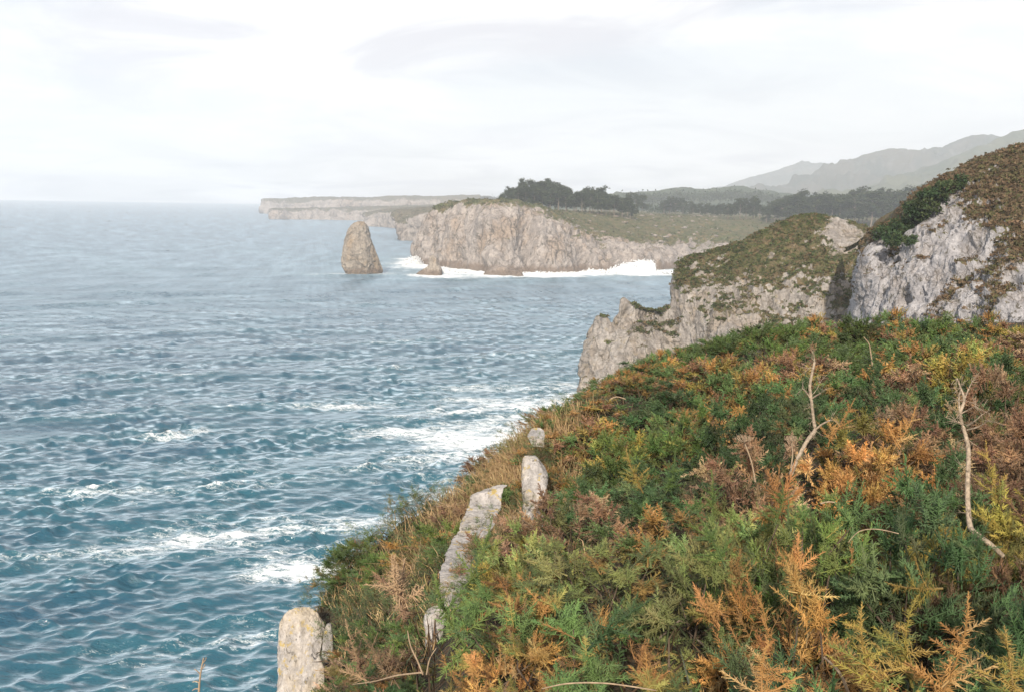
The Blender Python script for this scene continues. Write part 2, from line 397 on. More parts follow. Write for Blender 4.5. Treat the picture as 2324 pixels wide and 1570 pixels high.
def col(*rows):
    return [(*p, v) for p, v in rows]
def hcol(px, base, rows, veg):
    """waterline at (px,base); rows (px,py,extra depth)"""
    b = S(px, base); d0 = b[1]
    out = [(b[0], b[1] - 4, -5.0), tuple(b)]
    for r in rows:
        x, y, e = r if len(r) == 3 else (px, r[0], r[1])
        out.append(tuple(P(x, y, d0 + e)))
    e_ = out[-1]; sx_ = e_[0] / e_[1]
    for k_, z_ in ((180, 31.5), (480, 30.5), (1000, 30.0), (1900, 29.0)): out.append((sx_ * (e_[1] + k_), e_[1] + k_, min(e_[2], z_)))
    return [(*p, v) for p, v in zip(out, tuple(veg) + (1, 1, 1))]

VH = (0, 0, 0, .05, .15, .55, 1, 1, 1)
HC = []
c1_ = hcol(955, 600, [(957, 580, 2), (963, 548, 6), (965, 520, 12), (968, 495, 22), (1000, 480, 70), (1000, 477, 160)], (0, 0, 0, .05, .1, .4, .9, 1, 1))
HC.append([(x + 30, y + 80, z, v) for x, y, z, v in c1_])
HC.append([(x + 6, y + 24, z, v) for x, y, z, v in c1_])
HC.append(c1_)
HC.append(hcol(1005, 607, [(1003, 580, 4), (1002, 540, 10), (1004, 500, 20), (1012, 471, 32), (1018, 470, 90), (1020, 471, 190)], VH))
HC.append(hcol(1064, 613, [(585, 4), (540, 9), (500, 18), (464, 32), (467, 90), (469, 200)], VH))
HC.append(hcol(1131, 621, [(590, 5), (545, 11), (500, 20), (467, 34), (471, 95), (473, 210)], VH))
HC.append(hcol(1185, 621, [(590, 5), (548, 11), (505, 20), (470, 36), (474, 98), (476, 230)], VH))
HC.append(hcol(1240, 620, [(590, 5), (555, 11), (515, 20), (484, 36), (481, 110), (480, 250)], VH))
HC.append(hcol(1319, 618, [(595, 5), (572, 12), (548, 25), (528, 45), (488, 140), (484, 280)], (0, 0, 0, .1, .3, .62, 1, 1, 1)))
HC.append(hcol(1416, 616, [(597, 6), (580, 15), (562, 35), (543, 62), (493, 180), (488, 310)], (0, 0, 0, .1, .32, .7, 1, 1, 1)))
HC.append(hcol(1513, 610, [(594, 8), (580, 20), (562, 48), (540, 85), (497, 195), (491, 330)], (0, 0, 0, .1, .45, .78, 1, 1, 1)))
HC.append(hcol(1610, 604, [(590, 8), (576, 20), (557, 50), (537, 90), (500, 205), (493, 340)], (0, 0, .1, .2, .5, .8, 1, 1, 1)))
HC.append(hcol(1800, 604, [(590, 8), (577, 20), (557, 55), (537, 95), (504, 215), (496, 350)], (0, 0, .1, .2, .5, .8, 1, 1, 1)))
HC.append(hcol(2120, 610, [(595, 8), (580, 20), (562, 55), (542, 95), (509, 225), (501, 360)], (0, 0, .1, .2, .5, .8, 1, 1, 1)))
HC.append(hcol(2600, 620, [(605, 8), (590, 20), (570, 55), (550, 95), (517, 235), (509, 370)], (0, 0, .1, .2, .5, .8, 1, 1, 1)))
head, HG, Hveg = rock_grid('headland', HC, 510, 300, M_HEAD, [(34, 6.5, 1.7, True), (13, 3.0, 2.2, True), (5, 1.2, 1.8, True)], 101,
    rows_amp=(.3, .5, 1, 1, .9, .5, .22, .15, .1, .1, .1, .1), slope_veg=(0.35, 0.8),
    holes=[(P(1195, 545, 545), (5, 40, 14), 7), (P(1320, 600, 540), (5, 40, 6), 6), (P(1045, 585, 560), (5, 40, 5), 4), (P(1100, 597, 550), (4, 40, 4), 4)],
    label='limestone headland with sheer beige cliffs and a grassy plateau', veg_noise=0.55, vn_scale=16.0)

# ---- far coast behind the headland: three receding cliff lines
def coast(name, cols, seed, label, mat=M_FAR, nu=200, nv=70, sc=1.0):
    C = []
    for (px, base, top, back) in cols:
        b = S(px, base); d = b[1]
        mid = (base + top) / 2
        t = P(px, top, d + 24 * sc)
        bk = P(px + (px - 1162) * -0.02, back, d + 160 * sc)
        C.append([(b[0], b[1] - 8, -4, 0), (*b, 0), (*P(px, mid, d + 8 * sc), 0.05), (*t, 0.5), (*bk, 0.9), (bk[0] + 60, d + 600 * sc, bk[2] - 2, 1)])
    first = [(x + 60 * sc, y + 200 * sc, z, v) for x, y, z, v in C[0]]
    C = [first] + C
    return rock_grid(name, C, nu, nv, mat, [(60 * sc, 9 * sc, 1.6, True), (20 * sc, 4 * sc, 1.5, True), (7 * sc, 1.2 * sc, 1.0, False)], seed, rows_amp=(.3, .8, 1, .5, .25, .2), label=label, veg_noise=0.3, vn_scale=40 * sc)
coast('coast_cliff', [(909, 545, 513, 478), (930, 547, 500, 476), (958, 548, 488, 474), (1000, 550, 480, 473), (1060, 552, 475, 472)], 301, 'pale cliff stepping back just behind the headland', sc=0.8)
coast('coast_cliff', [(834, 513, 494, 486), (858, 515, 484, 480), (908, 519, 480, 475), (960, 522, 476, 472), (1040, 524, 472, 470)], 311, 'hazy low cliff between the sea stack and headland', sc=0.9)
coast('coast_cliff', [(632, 498, 482, 478), (660, 498.5, 481, 477), (720, 499, 480.5, 476), (775, 500, 480, 474), (831, 501.5, 479, 472), (920, 504, 477, 470), (1010, 506, 476, 468)], 321, 'long low pinkish cliff fading in the haze', sc=1.6)
coast('coast_cliff', [(611, 485, 459, 457), (640, 486, 459, 457), (690, 487, 457, 455), (740, 488, 455, 453), (831, 490, 457, 453), (914, 492, 454, 450), (1000, 493, 455, 449), (1090, 494, 454, 446)], 331, 'farthest square ended headland on the horizon', sc=2.2)

# ---- the promontory between the cove and the near slope
PC = []
def pcol(px, crest, dc, rows, veg, back=14):
    pts = [P(*r) for r in rows]; c = P(px, crest, dc)
    lo = pts[0].copy(); lo[2] = -4; lo[1] -= 2
    b1 = c + np.array((1.0, back * 0.5, -back * 0.55)); b2 = c + np.array((3.0, back, -back * 2.2)); b2[2] = max(b2[2], -4)
    return [(*p, v) for p, v in zip([lo] + pts + [c, b1, b2], veg)]
V0 = (0, 0, 0, .05, .1, .2, .3, .2, 0)
PC.append(pcol(1346, 735, 196, [(1345, 905, 194), (1340, 870, 194), (1341, 820, 195), (1343, 775, 196), (1345, 752, 196)], V0))
PC.append(pcol(1344, 727, 190, [(1327, 905, 187), (1328, 880, 187), (1330, 817, 188), (1337, 765, 189), (1342, 742, 189.5)], V0))
PC.append(pcol(1360, 723, 187, [(1345, 945, 181), (1346, 890, 182), (1348, 820, 184), (1354, 770, 186), (1358, 745, 186.5)], V0))
PC.append(pcol(1377, 742, 187, [(1372, 950, 178), (1372, 890, 180), (1373, 830, 183), (1375, 790, 185), (1376, 765, 186)], V0))
PC.append(pcol(1394, 712, 186, [(1392, 950, 177), (1392, 890, 179), (1392, 830, 182), (1393, 780, 184), (1394, 740, 185)], V0))
PC.append(pcol(1401, 681, 186, [(1403, 950, 177), (1403, 890, 179), (1403, 830, 182), (1402, 770, 184), (1402, 720, 185)], V0))
PC.append(pcol(1416, 690, 186, [(1416, 950, 176), (1416, 890, 178), (1416, 830, 181), (1416, 770, 184), (1416, 725, 185)], V0))
PC.append(pcol(1440, 697, 187, [(1440, 950, 174), (1440, 880, 177), (1440, 820, 180), (1440, 770, 183), (1440, 730, 185)], (0, 0, 0, .05, .15, .4, .5, .3, 0)))
PC.append(pcol(1478, 694, 189, [(1478, 950, 172), (1478, 870, 176), (1478, 810, 179), (1478, 760, 183), (1478, 722, 186)], (0, 0, 0, .05, .15, .4, .5, .3, 0)))
PC.append(pcol(1500, 684, 191, [(1500, 950, 171), (1500, 860, 175), (1500, 800, 178), (1500, 750, 183), (1500, 715, 187)], (0, 0, 0, .05, .15, .35, .5, .3, 0)))
PC.append(pcol(1511, 652, 192, [(1516, 950, 170), (1516, 850, 174), (1515, 790, 178), (1514, 740, 183), (1512, 695, 188)], (0, 0, 0, .05, .15, .35, .5, .4, 0)))
PC.append(pcol(1524, 611, 193, [(1535, 950, 169), (1535, 840, 173), (1532, 770, 178), (1530, 710, 184), (1527, 660, 189)], (0, 0, 0, .1, .2, .5, .7, .5, 0)))
PC.append(pcol(1546, 587, 194, [(1560, 950, 168), (1560, 830, 172), (1556, 755, 178), (1552, 690, 184), (1549, 635, 190)], (0, 0, 0, .1, .3, .65, .9, .8, .3)))
PC.append(pcol(1603, 573, 195, [(1605, 950, 166), (1605, 810, 170), (1605, 735, 176), (1604, 670, 183), (1603, 617, 190)], (0, 0, .05, .3, .45, .5, .9, .9, .5)))
PC.append(pcol(1661, 556, 196, [(1661, 950, 164), (1661, 800, 168), (1661, 720, 174), (1661, 655, 182), (1661, 600, 190)], (0, 0, .1, .35, .5, .75, 1, 1, .6)))
PC.append(pcol(1742, 517, 198, [(1742, 940, 160), (1742, 780, 165), (1742, 700, 172), (1742, 630, 180), (1742, 567, 190)], (0, .05, .2, .4, .6, .85, 1, 1, .7)))
PC.append(pcol(1816, 494, 200, [(1816, 930, 156), (1816, 770, 162), (1816, 695, 169), (1816, 620, 178), (1816, 550, 190)], (0, .1, .25, .45, .7, .75, .85, 1, .8)))
PC.append(pcol(1875, 499, 200, [(1875, 930, 153), (1875, 760, 160), (1875, 690, 167), (1875, 620, 176), (1875, 555, 189)], (0, .1, .3, .5, .5, .2, .35, .8, .8)))
PC.append(pcol(1951, 522, 200, [(1951, 930, 150), (1951, 760, 157), (1951, 690, 165), (1951, 625, 174), (1951, 570, 188)], (0, .1, .35, .65, .7, .42, .38, .9, .8)))
PC.append(pcol(2010, 550, 200, [(2010, 930, 148), (2010, 760, 155), (2010, 690, 163), (2010, 635, 172), (2010, 590, 187)], (0, 0, .3, .9, .9, .8, .7, .9, .8)))
PC.append(pcol(2120, 560, 205, [(2120, 930, 148), (2120, 760, 155), (2120, 690, 163), (2120, 640, 172), (2120, 600, 187)], (0, 0, .3, .9, .9, .8, .7, .9, .8)))
PC = [[(x + 1.2, y, z, v) for x, y, z, v in c_] for c_ in PC]
prom, PG, Pveg = rock_grid('promontory', PC, 510, 280, M_PROM, [(11, 2.2, 2.6, True), (4.2, 1.3, 2.4, True), (1.5, 0.62, 1.6, True)], 401,
    rows_amp=(.5, .9, 1, 1, .8, .55, .25, .3, .3), slope_veg=(0.3, 0.7),
    holes=[(P(1545, 790, 176), (5.5, 30, 6.5), 7), (P(1845, 735, 166), (5, 30, 3), 5)],
    label='rugged promontory with jagged pinnacles and a turf covered hump', veg_noise=1.1, vn_scale=6.0)

# ---- white cliff and heath hill on the right
QC = []
def qcol(rows, veg, back=(6, 30, -4)):
    pts = [P(*r) for r in rows]; lo = pts[0].copy(); lo[2] -= 10; lo[1] -= 1
    bk = pts[-1] + np.array(back)
    return [(*p, v) for p, v in zip([lo] + pts + [bk], veg)]
q1 = [(1958, 790, 116), (1966, 710, 117), (1973, 650, 118), (1979, 605, 119), (1988, 560, 121), (1998, 524, 124)]
w = qcol(q1, (0, 0, 0, 0, .1, .5, 1, 1))
QC.append([(x + 8, y + 22, z - 1, max(v, .4)) for x, y, z, v in w])
QC.append(w)
QC.append(qcol([(2010, 800, 108), (2012, 730, 110), (2015, 670, 112), (2018, 615, 115), (2022, 565, 119), (2028, 518, 124)], (0, 0, 0, .1, .15, .45, 1, 1)))
QC.append(qcol([(2060, 810, 103), (2060, 740, 105), (2062, 670, 108), (2064, 610, 112), (2066, 550, 117), (2067, 500, 124)], (0, 0, 0, .05, .1, .35, 1, 1)))
QC.append(qcol([(2090, 810, 100), (2090, 740, 102), (2090, 660, 106), (2090, 590, 110), (2090, 520, 116), (2090, 452, 122)], (0, 0, 0, 0, .1, .35, 1, 1)))
QC.append(qcol([(2130, 810, 97), (2130, 740, 99), (2130, 655, 103), (2131, 575, 108), (2132, 500, 114), (2135, 421, 121)], (0, .1, .05, 0, 0, .1, .8, 1)))
QC.append(qcol([(2175, 815, 93), (2175, 740, 95), (2172, 650, 100), (2170, 565, 106), (2170, 485, 112), (2168, 402, 120)], (0, .3, .3, .1, .08, .3, .95, 1)))
QC.append(qcol([(2231, 820, 88), (2231, 740, 90), (2231, 640, 96), (2231, 545, 103), (2231, 455, 110), (2231, 368, 118)], (0, .22, .18, .22, .12, .65, 1, 1)))
QC.append(qcol([(2290, 820, 83), (2290, 740, 86), (2290, 635, 93), (2290, 535, 100), (2290, 440, 108), (2290, 351, 116)], (.1, .2, .2, .35, .75, 1, 1, 1)))
QC.append(qcol([(2370, 830, 78), (2370, 740, 81), (2370, 630, 90), (2370, 525, 98), (2370, 425, 106), (2370, 328, 115)], (.1, .2, .25, .45, .85, 1, 1, 1)))
QC.append(qcol([(2520, 840, 70), (2520, 740, 74), (2520, 620, 84), (2520, 510, 94), (2520, 400, 104), (2520, 285, 114)], (.2, .4, .4, .7, 1, 1, 1, 1)))
QC.append(qcol([(2800, 850, 62), (2800, 740, 66), (2800, 610, 78), (2800, 490, 90), (2800, 370, 101), (2800, 250, 112)], (.2, .4, .4, .7, 1, 1, 1, 1)))
hill, QG, Qveg = rock_grid('cliff_hill', QC, 410, 250, M_WHITE, [(9, 1.9, 2.8, True), (3.0, 0.95, 2.6, True), (1.0, 0.42, 1.6, True)], 501,
    rows_amp=(1, 1, 1, 1, .9, .7, .35, .2), slope_veg=(0.2, 0.6),
    label='white limestone cliff below a hill of brown heath', veg_noise=1.25, vn_scale=4.0)

# ---- mountains and inland ridges
def ridge(name, pts, d, seed, cols, label, half=900, nv=56, nu=220, amp=1.0):
    C = []
    for px, py in pts:
        c = P(px, py, d); foot = 28.0
        h = c[2] - foot
        C.append([(c[0] * (1 - half / d), d - half, foot - 4, 0), (c[0] * (1 - .5 * half / d), d - half * 0.5, foot + h * 0.30, 0), (c[0], d - half * 0.12, foot + h * 0.82, 0), (*c, 0), (c[0], d + half * .5, foot + h * .45, 0), (c[0], d + half, foot - 4, 0)])
    m, t = nt(name + '_ground'); g = N(t)
    pos = g.n('ShaderNodeNewGeometry').outputs['Position']
    n = g.noise(pos, 1 / 160.0, 6, 0.62); n2 = g.noise(pos, 1 / 45.0, 5, 0.7)
    c = g.mix(g.rng(n, 0.42, 0.6), cols[0], cols[1]); c = g.mix(g.rng(n2, 0.55, 0.68, 0, .6), c, cols[2])
    b = g.n('ShaderNodeBsdfPrincipled', {'Base Color': c, 'Roughness': 0.95}); b.inputs['Specular IOR Level'].default_value = 0.1; g.out(b.outputs[0])
    hh = max(p[1] for p in pts) - min(p[1] for p in pts)
    rock_grid(name, C, nu, nv, m, [(half * 0.5, half * 0.10 * amp, 1, True), (half * 0.16, half * 0.035 * amp, 1, True), (half * 0.05, half * 0.010 * amp, 1, False)], seed, rows_amp=(.2, 1, 1, .22, 1, .2), label=label)
GRN, TAN, LIM = (0.026, 0.038, 0.030), (0.066, 0.064, 0.052), (0.12, 0.12, 0.115)
ridge('mountain_ridge', [(1500, 452), (1600, 440), (1680, 414), (1740, 396), (1800, 380), (1825, 374), (1870, 382), (1930, 377), (2010, 372), (2120, 366), (2260, 372), (2420, 380)], 5200, 611, (GRN, TAN, LIM), 'palest far mountain ridge', half=520)
ridge('mountain_ridge', [(1690, 452), (1760, 436), (1830, 410), (1880, 390), (1930, 371), (1990, 351), (2045, 357), (2110, 351), (2160, 336), (2205, 312), (2240, 320), (2290, 329), (2400, 345), (2560, 350)], 3500, 621, (GRN, TAN, LIM), 'tan and grey mountain ridge with a peak', half=600)
ridge('mountain_ridge', [(1850, 462), (1960, 445), (2050, 412), (2110, 388), (2170, 365), (2230, 342), (2270, 322), (2324, 303), (2380, 292), (2480, 280), (2700, 270)], 2750, 631, ((0.04, 0.055, 0.03), (0.07, 0.075, 0.04), (0.10, 0.10, 0.07)), 'dark blue wooded mountain ridge at the right', half=520)
ridge('inland_ridge', [(1020, 474), (1150, 466), (1280, 456), (1380, 446), (1450, 436), (1530, 431), (1600, 434), (1660, 430), (1720, 436), (1800, 446), (1900, 452), (2050, 458)], 1900, 641, ((0.035, 0.05, 0.03), (0.05, 0.065, 0.035), (0.09, 0.09, 0.05)), 'low wooded ridge behind the plateau trees', half=260, amp=.6)

# ================================================================== ROCKS BUILT FROM THEIR OUTLINES
def outline_rock(name, rows, d, mat, seed, depth=0.8, nu=110, nv=110, disp=((0.35, 0.10, 1.3), (0.12, 0.03, 1.0)), sq=2.6, lean=0.0, sink=None, veg=-1.0, label=None, cat='rock', group=None, facets=8, d_top=None):
    nu, nv = int(nu * .82), int(nv * .82)
    """rows: (py, px_left, px_right) from top to bottom, at distance d; cross-sections are rounded boxes of real depth"""
    dt = d if d_top is None else d_top; yy0, yy1 = rows[0][0], rows[-1][0]; dof = lambda y: dt + (d - dt) * (y - yy0) / (yy1 - yy0)
    L = np.array([P(l, y, dof(y)) for y, l, r in rows]); R = np.array([P(r, y, dof(y)) for y, l, r in rows])
    if sink is not None:
        L = np.vstack([L, L[-1] - (0, 0, sink)]); R = np.vstack([R, R[-1] - (0, 0, sink)])
    seg = np.concatenate([[0], np.cumsum(np.linalg.norm(np.diff((L + R) / 2, axis=0), axis=1))])
    tt = np.linspace(0, seg[-1], nv)
    def it(A): return np.stack([np.interp(tt, seg, A[:, i]) for i in range(3)], 1)
    L, R = it(L), it(R)
    ker = np.ones(5) / 5
    for A in (L, R):
        for i in range(3):
            A[2:-2, i] = np.convolve(A[:, i], ker, 'valid')
    c = (L + R) / 2; w = np.linalg.norm(R - L, axis=1) / 2
    th = np.linspace(0, 2 * math.pi, nu, endpoint=False)
    ct, s_ = np.cos(th), np.sin(th)
    e = 2 / sq
    ex, ey = np.sign(ct) * np.abs(ct) ** e, np.sign(s_) * np.abs(s_) ** e
    wmax = w.max()
    dy = depth * (0.55 * w + 0.45 * wmax * np.minimum(1, w / (0.4 * wmax)))
    frac = (tt / tt[-1])[:, None]
    X = c[:, None, 0] + w[:, None] * ex[None]; Y = c[:, None, 1] + dy[:, None] * ey[None] + lean * (1 - frac) * wmax; Z = np.repeat(c[:, None, 2], nu, 1)
    G = np.stack([X, Y, Z], -1)
    size = wmax * 2
    nrm = np.stack([ex * np.ones((nv, 1)), ey / depth * np.ones((nv, 1)), np.zeros((nv, nu))], -1)
    nrm[..., 2] += np.clip(0.25 - frac, 0, 1) * 3
    nrm /= np.linalg.norm(nrm, axis=2, keepdims=True)
    rgf = np.random.default_rng(seed); cen = G.reshape(-1, 3).mean(0); ext = np.array((wmax, wmax * depth, max(wmax, np.ptp(c[:, 2]) / 2)))
    H = (G - cen) / ext
    for _ in range(facets):
        pn_ = rgf.normal(0, 1, 3) * np.array((.16, 1, .45)); pn_ /= np.linalg.norm(pn_)
        dd_ = H @ pn_; lim = np.quantile(dd_, rgf.uniform(0.84, 0.95))
        H = H - np.clip(dd_ - lim, 0, None)[..., None] * pn_ * 0.85
    G = H * ext + cen
    for i, (s, a, st) in enumerate(disp):
        q = G.reshape(-1, 3) / (s * size) * np.array((1, 1, 1 / st)) + seed
        n = fbm(q, 4, 0.55, seed=seed + 9 * i, ridged=(i == 1)).reshape(nv, nu)
        G = G + nrm * (n * a * size)[..., None]
    V = G.reshape(-1, 3)
    top = G[0].mean(0) + (0, 0, 0.02 * size)
    V = np.vstack([V, top])
    a = np.arange(nv * nu).reshape(nv, nu); b = np.roll(a, -1, 1)
    F = np.stack([a[:-1], a[1:], b[1:], b[:-1]], -1).reshape(-1, 4)
    capf = np.stack([a[0], b[0], np.full(nu, len(V) - 1)], -1)
    F = np.vstack([F, np.hstack([capf, capf[:, 2:]])])
    Ft = np.vstack([F[:, :3], F[:-nu][:, [0, 2, 3]]])
    org = V[:-1].reshape(nv, nu, 3)[-1].mean(0)
    me = make_mesh(name, V - org, Ft, {'veg': np.full(len(V), veg)}, mats=[mat])
    recalc_out(me)
    o = obj(name, me, loc=org)
    return tag(o, label, cat, group)

dS = S(825, 622)[1]
outline_rock('sea_stack', [(505, 812, 822), (507, 805, 826), (512, 799, 829), (522, 789, 832), (540, 783, 837), (560, 780, 846), (580, 778, 853), (597, 777, 861), (608, 779, 865), (616, 783, 868), (623, 788, 868)], dS, M_STACK, 41, depth=0.75, sink=5, nu=150, nv=150,
    disp=((0.42, 0.06, 1.6), (0.16, 0.036, 1.3), (0.06, 0.018, 1)), lean=0.3, label='tall leaning limestone sea stack standing alone in the water', cat='sea stack')
dS2 = S(980, 624)[1]
outline_rock('sea_stack', [(579, 979, 985), (584, 976, 989), (592, 974, 990), (600, 974, 994), (606, 970, 999), (612, 960, 1002), (618, 950, 1003), (624, 944, 1003)], dS2, M_STACK, 52, depth=0.8, sink=5, nu=110, nv=90,
    disp=((0.4, 0.05, 1.4), (0.14, 0.03, 1.1), (0.05, .012, 1)), label='small pointed sea stack in foam beside the headland', cat='sea stack')
dS3 = S(1145, 625)[1]
outline_rock('shore_rock', [(605, 1128, 1142), (608, 1118, 1152), (613, 1107, 1172), (618, 1102, 1182), (625, 1099, 1186)], dS3, M_HEAD, 63, depth=0.5, sink=5, nu=120, nv=70,
    disp=((0.35, 0.05, 1.0), (0.12, 0.03, 1.0), (0.05, .010, 1)), label='low brown rock awash at the foot of the headland', cat='rock')

# ---- rocks on the near slope
outline_rock('crag', [(1318, 670, 684), (1330, 662, 698), (1350, 655, 712), (1380, 645, 728), (1410, 640, 740), (1450, 637, 744), (1490, 636, 740), (1530, 634, 735), (1575, 632, 730), (1660, 630, 725)], 10.6, M_NEAR, 71, d_top=11.3, facets=5, depth=0.8, sink=3, nu=170, nv=210, sq=3.2,
    disp=((0.55, 0.07, 2.2), (0.2, 0.035, 1.6), (0.07, 0.012, 1.1)), label='pale lichen spotted crag at the cliff edge over the sea', cat='rock')
outline_rock('crag', [(1416, 742, 750), (1425, 738, 754), (1450, 734, 756), (1480, 731, 757), (1510, 729, 756), (1560, 728, 752)], 10.6, M_NEAR, 82, depth=0.9, sink=2, nu=100, nv=110, sq=3.0,
    disp=((0.6, 0.07, 2.0), (0.2, 0.03, 1.4), (0.08, 0.012, 1)), label='narrow grey rock slab wedged behind the lichen spotted crag', cat='rock')
outline_rock('crag', [(1488, 705, 722), (1500, 698, 733), (1525, 690, 737), (1560, 684, 735), (1620, 680, 730), (1700, 680, 726)], 10.2, M_NEAR, 93, depth=0.9, sink=2, nu=110, nv=110, sq=3.0,
    disp=((0.6, 0.07, 2.0), (0.2, 0.03, 1.4), (0.08, 0.012, 1)), label='blunt rock block in front of the crag at the photo edge', cat='rock')
outline_rock('boulder', [(1020, 1206, 1230), (1023, 1196, 1240), (1034, 1188, 1245), (1060, 1185, 1245), (1090, 1184, 1242), (1115, 1186, 1238), (1135, 1188, 1234)], 11.9, M_NEAR, 104, d_top=12.5, depth=0.9, sink=.5, nu=120, nv=120, sq=4.5,
    disp=((0.5, 0.06, 1.6), (0.18, 0.03, 1.2), (0.06, 0.012, 1)), label='upright pale boulder with a yellow lichen cap on the slope', cat='rock')
outline_rock('boulder', [(972, 1214, 1226), (975, 1206, 1232), (981, 1201, 1236), (988, 1198, 1236), (996, 1197, 1234)], 13.2, M_NEAR, 115, d_top=13.9, depth=0.9, sink=.12, nu=90, nv=80, sq=2.8,
    disp=((0.5, 0.07, 1.2), (0.18, 0.03, 1.2), (0.06, 0.012, 1)), label='small pale rock just above the upright boulder', cat='rock')
outline_rock('rock_slab', [(1104, 1108, 1126), (1108, 1098, 1138), (1118, 1084, 1146), (1150, 1063, 1136), (1180, 1050, 1122), (1210, 1038, 1112), (1240, 1018, 1108), (1270, 1010, 1092), (1300, 1000, 1072), (1330, 996, 1056), (1345, 996, 1050)], 7.5, M_NEAR, 126, d_top=10.4, depth=0.6, sink=.5, nu=170, nv=190, facets=5, sq=2.3,
    disp=((0.6, 0.13, 1.0), (0.22, 0.03, 1.0), (0.07, 0.014, 1)), label='long pale limestone slab slanting down through the gorse', cat='rock')
outline_rock('rock_slab', [(1366, 982, 1000), (1376, 972, 1010), (1395, 964, 1016), (1412, 962, 1012), (1430, 966, 1006)], 7.2, M_NEAR, 137, depth=0.7, sink=.4, nu=90, nv=80, sq=2.6,
    disp=((0.5, 0.07, 1.2), (0.18, 0.03, 1.2), (0.06, 0.012, 1)), label='small pale rock showing below the long slab', cat='rock')

# ================================================================== NEAR SLOPE
MINV = MROT.transposed()
def proj(p):
    v = MINV @ Vector((p[0], p[1], p[2] - CAM_H))
    if v.z > -0.05: return None
    return 1162 + FPX * v.x / -v.z, 785 - FPX * v.y / -v.z, p[1]
CAN = [(2500, 1570, 2.7), (2324, 1570, 2.6), (1800, 1570, 2.5), (1300, 1570, 2.9), (1000, 1570, 3.6), (850, 1575, 5.0), (740, 1590, 9),
       (2500, 1400, 3.4), (2324, 1400, 3.2), (1900, 1400, 3.4), (1500, 1400, 3.8), (1100, 1400, 4.8), (950, 1400, 6.6), (800, 1410, 9.5), (690, 1390, 11),
       (2500, 1200, 5), (2324, 1200, 4.8), (2000, 1200, 5), (1600, 1200, 5.2), (1300, 1200, 6), (1100, 1200, 8.8), (950, 1230, 11.5), (850, 1240, 12.5),
       (2500, 1050, 7.2), (2324, 1050, 7), (1900, 1050, 7), (1500, 1050, 7.5), (1350, 1060, 9), (1215, 1085, 12), (1120, 1065, 14),
       (2500, 900, 10), (2324, 900, 10), (1900, 900, 11), (1600, 900, 12), (1400, 925, 14), (1280, 925, 15),
       (2500, 765, 17), (2324, 765, 17), (2000, 770, 19), (1700, 785, 20), (1500, 830, 18.5),
       (2500, 722, 25), (2324, 725, 25), (2030, 722, 26), (1850, 735, 25.5), (1700, 752, 24.5)]
CAN += [(900, 1128, 14.2), (1010, 1105, 14.5), (700, 1345, 11.6), (800, 1250, 12.6), (765, 1410, 10.5)]
CP = np.array([P(*c) for c in CAN])
CP = np.vstack([CP, [(0.8, 0.3, 38.6), (4, 0.3, 38.6), (-1.2, 1.5, 37.9), (-1.4, 3.0, 37.2), (16, 14, 37.6), (22, 24, 37.5)]])
def _tps(a, b):
    r2 = ((a[:, None, :] - b[None, :, :]) ** 2).sum(-1); return 0.5 * r2 * np.log(r2 + 1e-9)
_K = _tps(CP[:, :2], CP[:, :2]) + np.eye(len(CP)) * 0.08
_Q = np.hstack([np.ones((len(CP), 1)), CP[:, :2]])
_A = np.block([[_K, _Q], [_Q.T, np.zeros((3, 3))]])
_W = np.linalg.solve(_A, np.concatenate([CP[:, 2], np.zeros(3)]))
def canopy(xy):
    xy = np.atleast_2d(np.asarray(xy, float))
    return _tps(xy, CP[:, :2]) @ _W[:len(CP)] + _W[len(CP)] + xy @ _W[len(CP) + 1:]
EDGE = np.array([(-1.5, -6), (-1.55, 0), (-1.35, 3.0), (-1.05, 5.0), (-1.2, 7.0), (-1.6, 8.7), (-1.98, 10.3), (-2.75, 11.25), (-2.35, 12.9), (-1.75, 14.2), (-0.5, 15.2), (0.5, 16.0), (1.3, 17.6), (3.0, 21.0), (5.5, 25.0), (8.0, 27.5), (12, 28.8), (18, 29), (40, 29)])
def edge_dist(xy):
    """signed distance to the cliff edge, positive on land"""
    xy = np.atleast_2d(xy); d = np.full(len(xy), 1e9); sgn = np.ones(len(xy))
    for a, b in zip(EDGE[:-1], EDGE[1:]):
        v = b - a; t = np.clip(((xy - a) @ v) / (v @ v), 0, 1)
        q = xy - a - t[:, None] * v; r = np.hypot(q[:, 0], q[:, 1])
        s = np.sign(v[1] * (xy[:, 0] - a[0]) - v[0] * (xy[:, 1] - a[1]))
        m = r < d; d = np.where(m, r, d); sgn = np.where(m, s, sgn)
    return d * sgn
def veg_height(xy):
    xy = np.atleast_2d(xy); e = edge_dist(xy)
    return 0.40 + 0.50 * sstep(0.6, 3.2, e)
def ground(xy):
    xy = np.atleast_2d(np.asarray(xy, float)); e = edge_dist(xy)
    z = canopy(xy) - veg_height(xy)
    out = np.clip(-e, 0, None)
    z = z - out * 2.2 - 5.5 * np.clip(out - 0.5, 0, None)
    return np.maximum(z, -5.0)

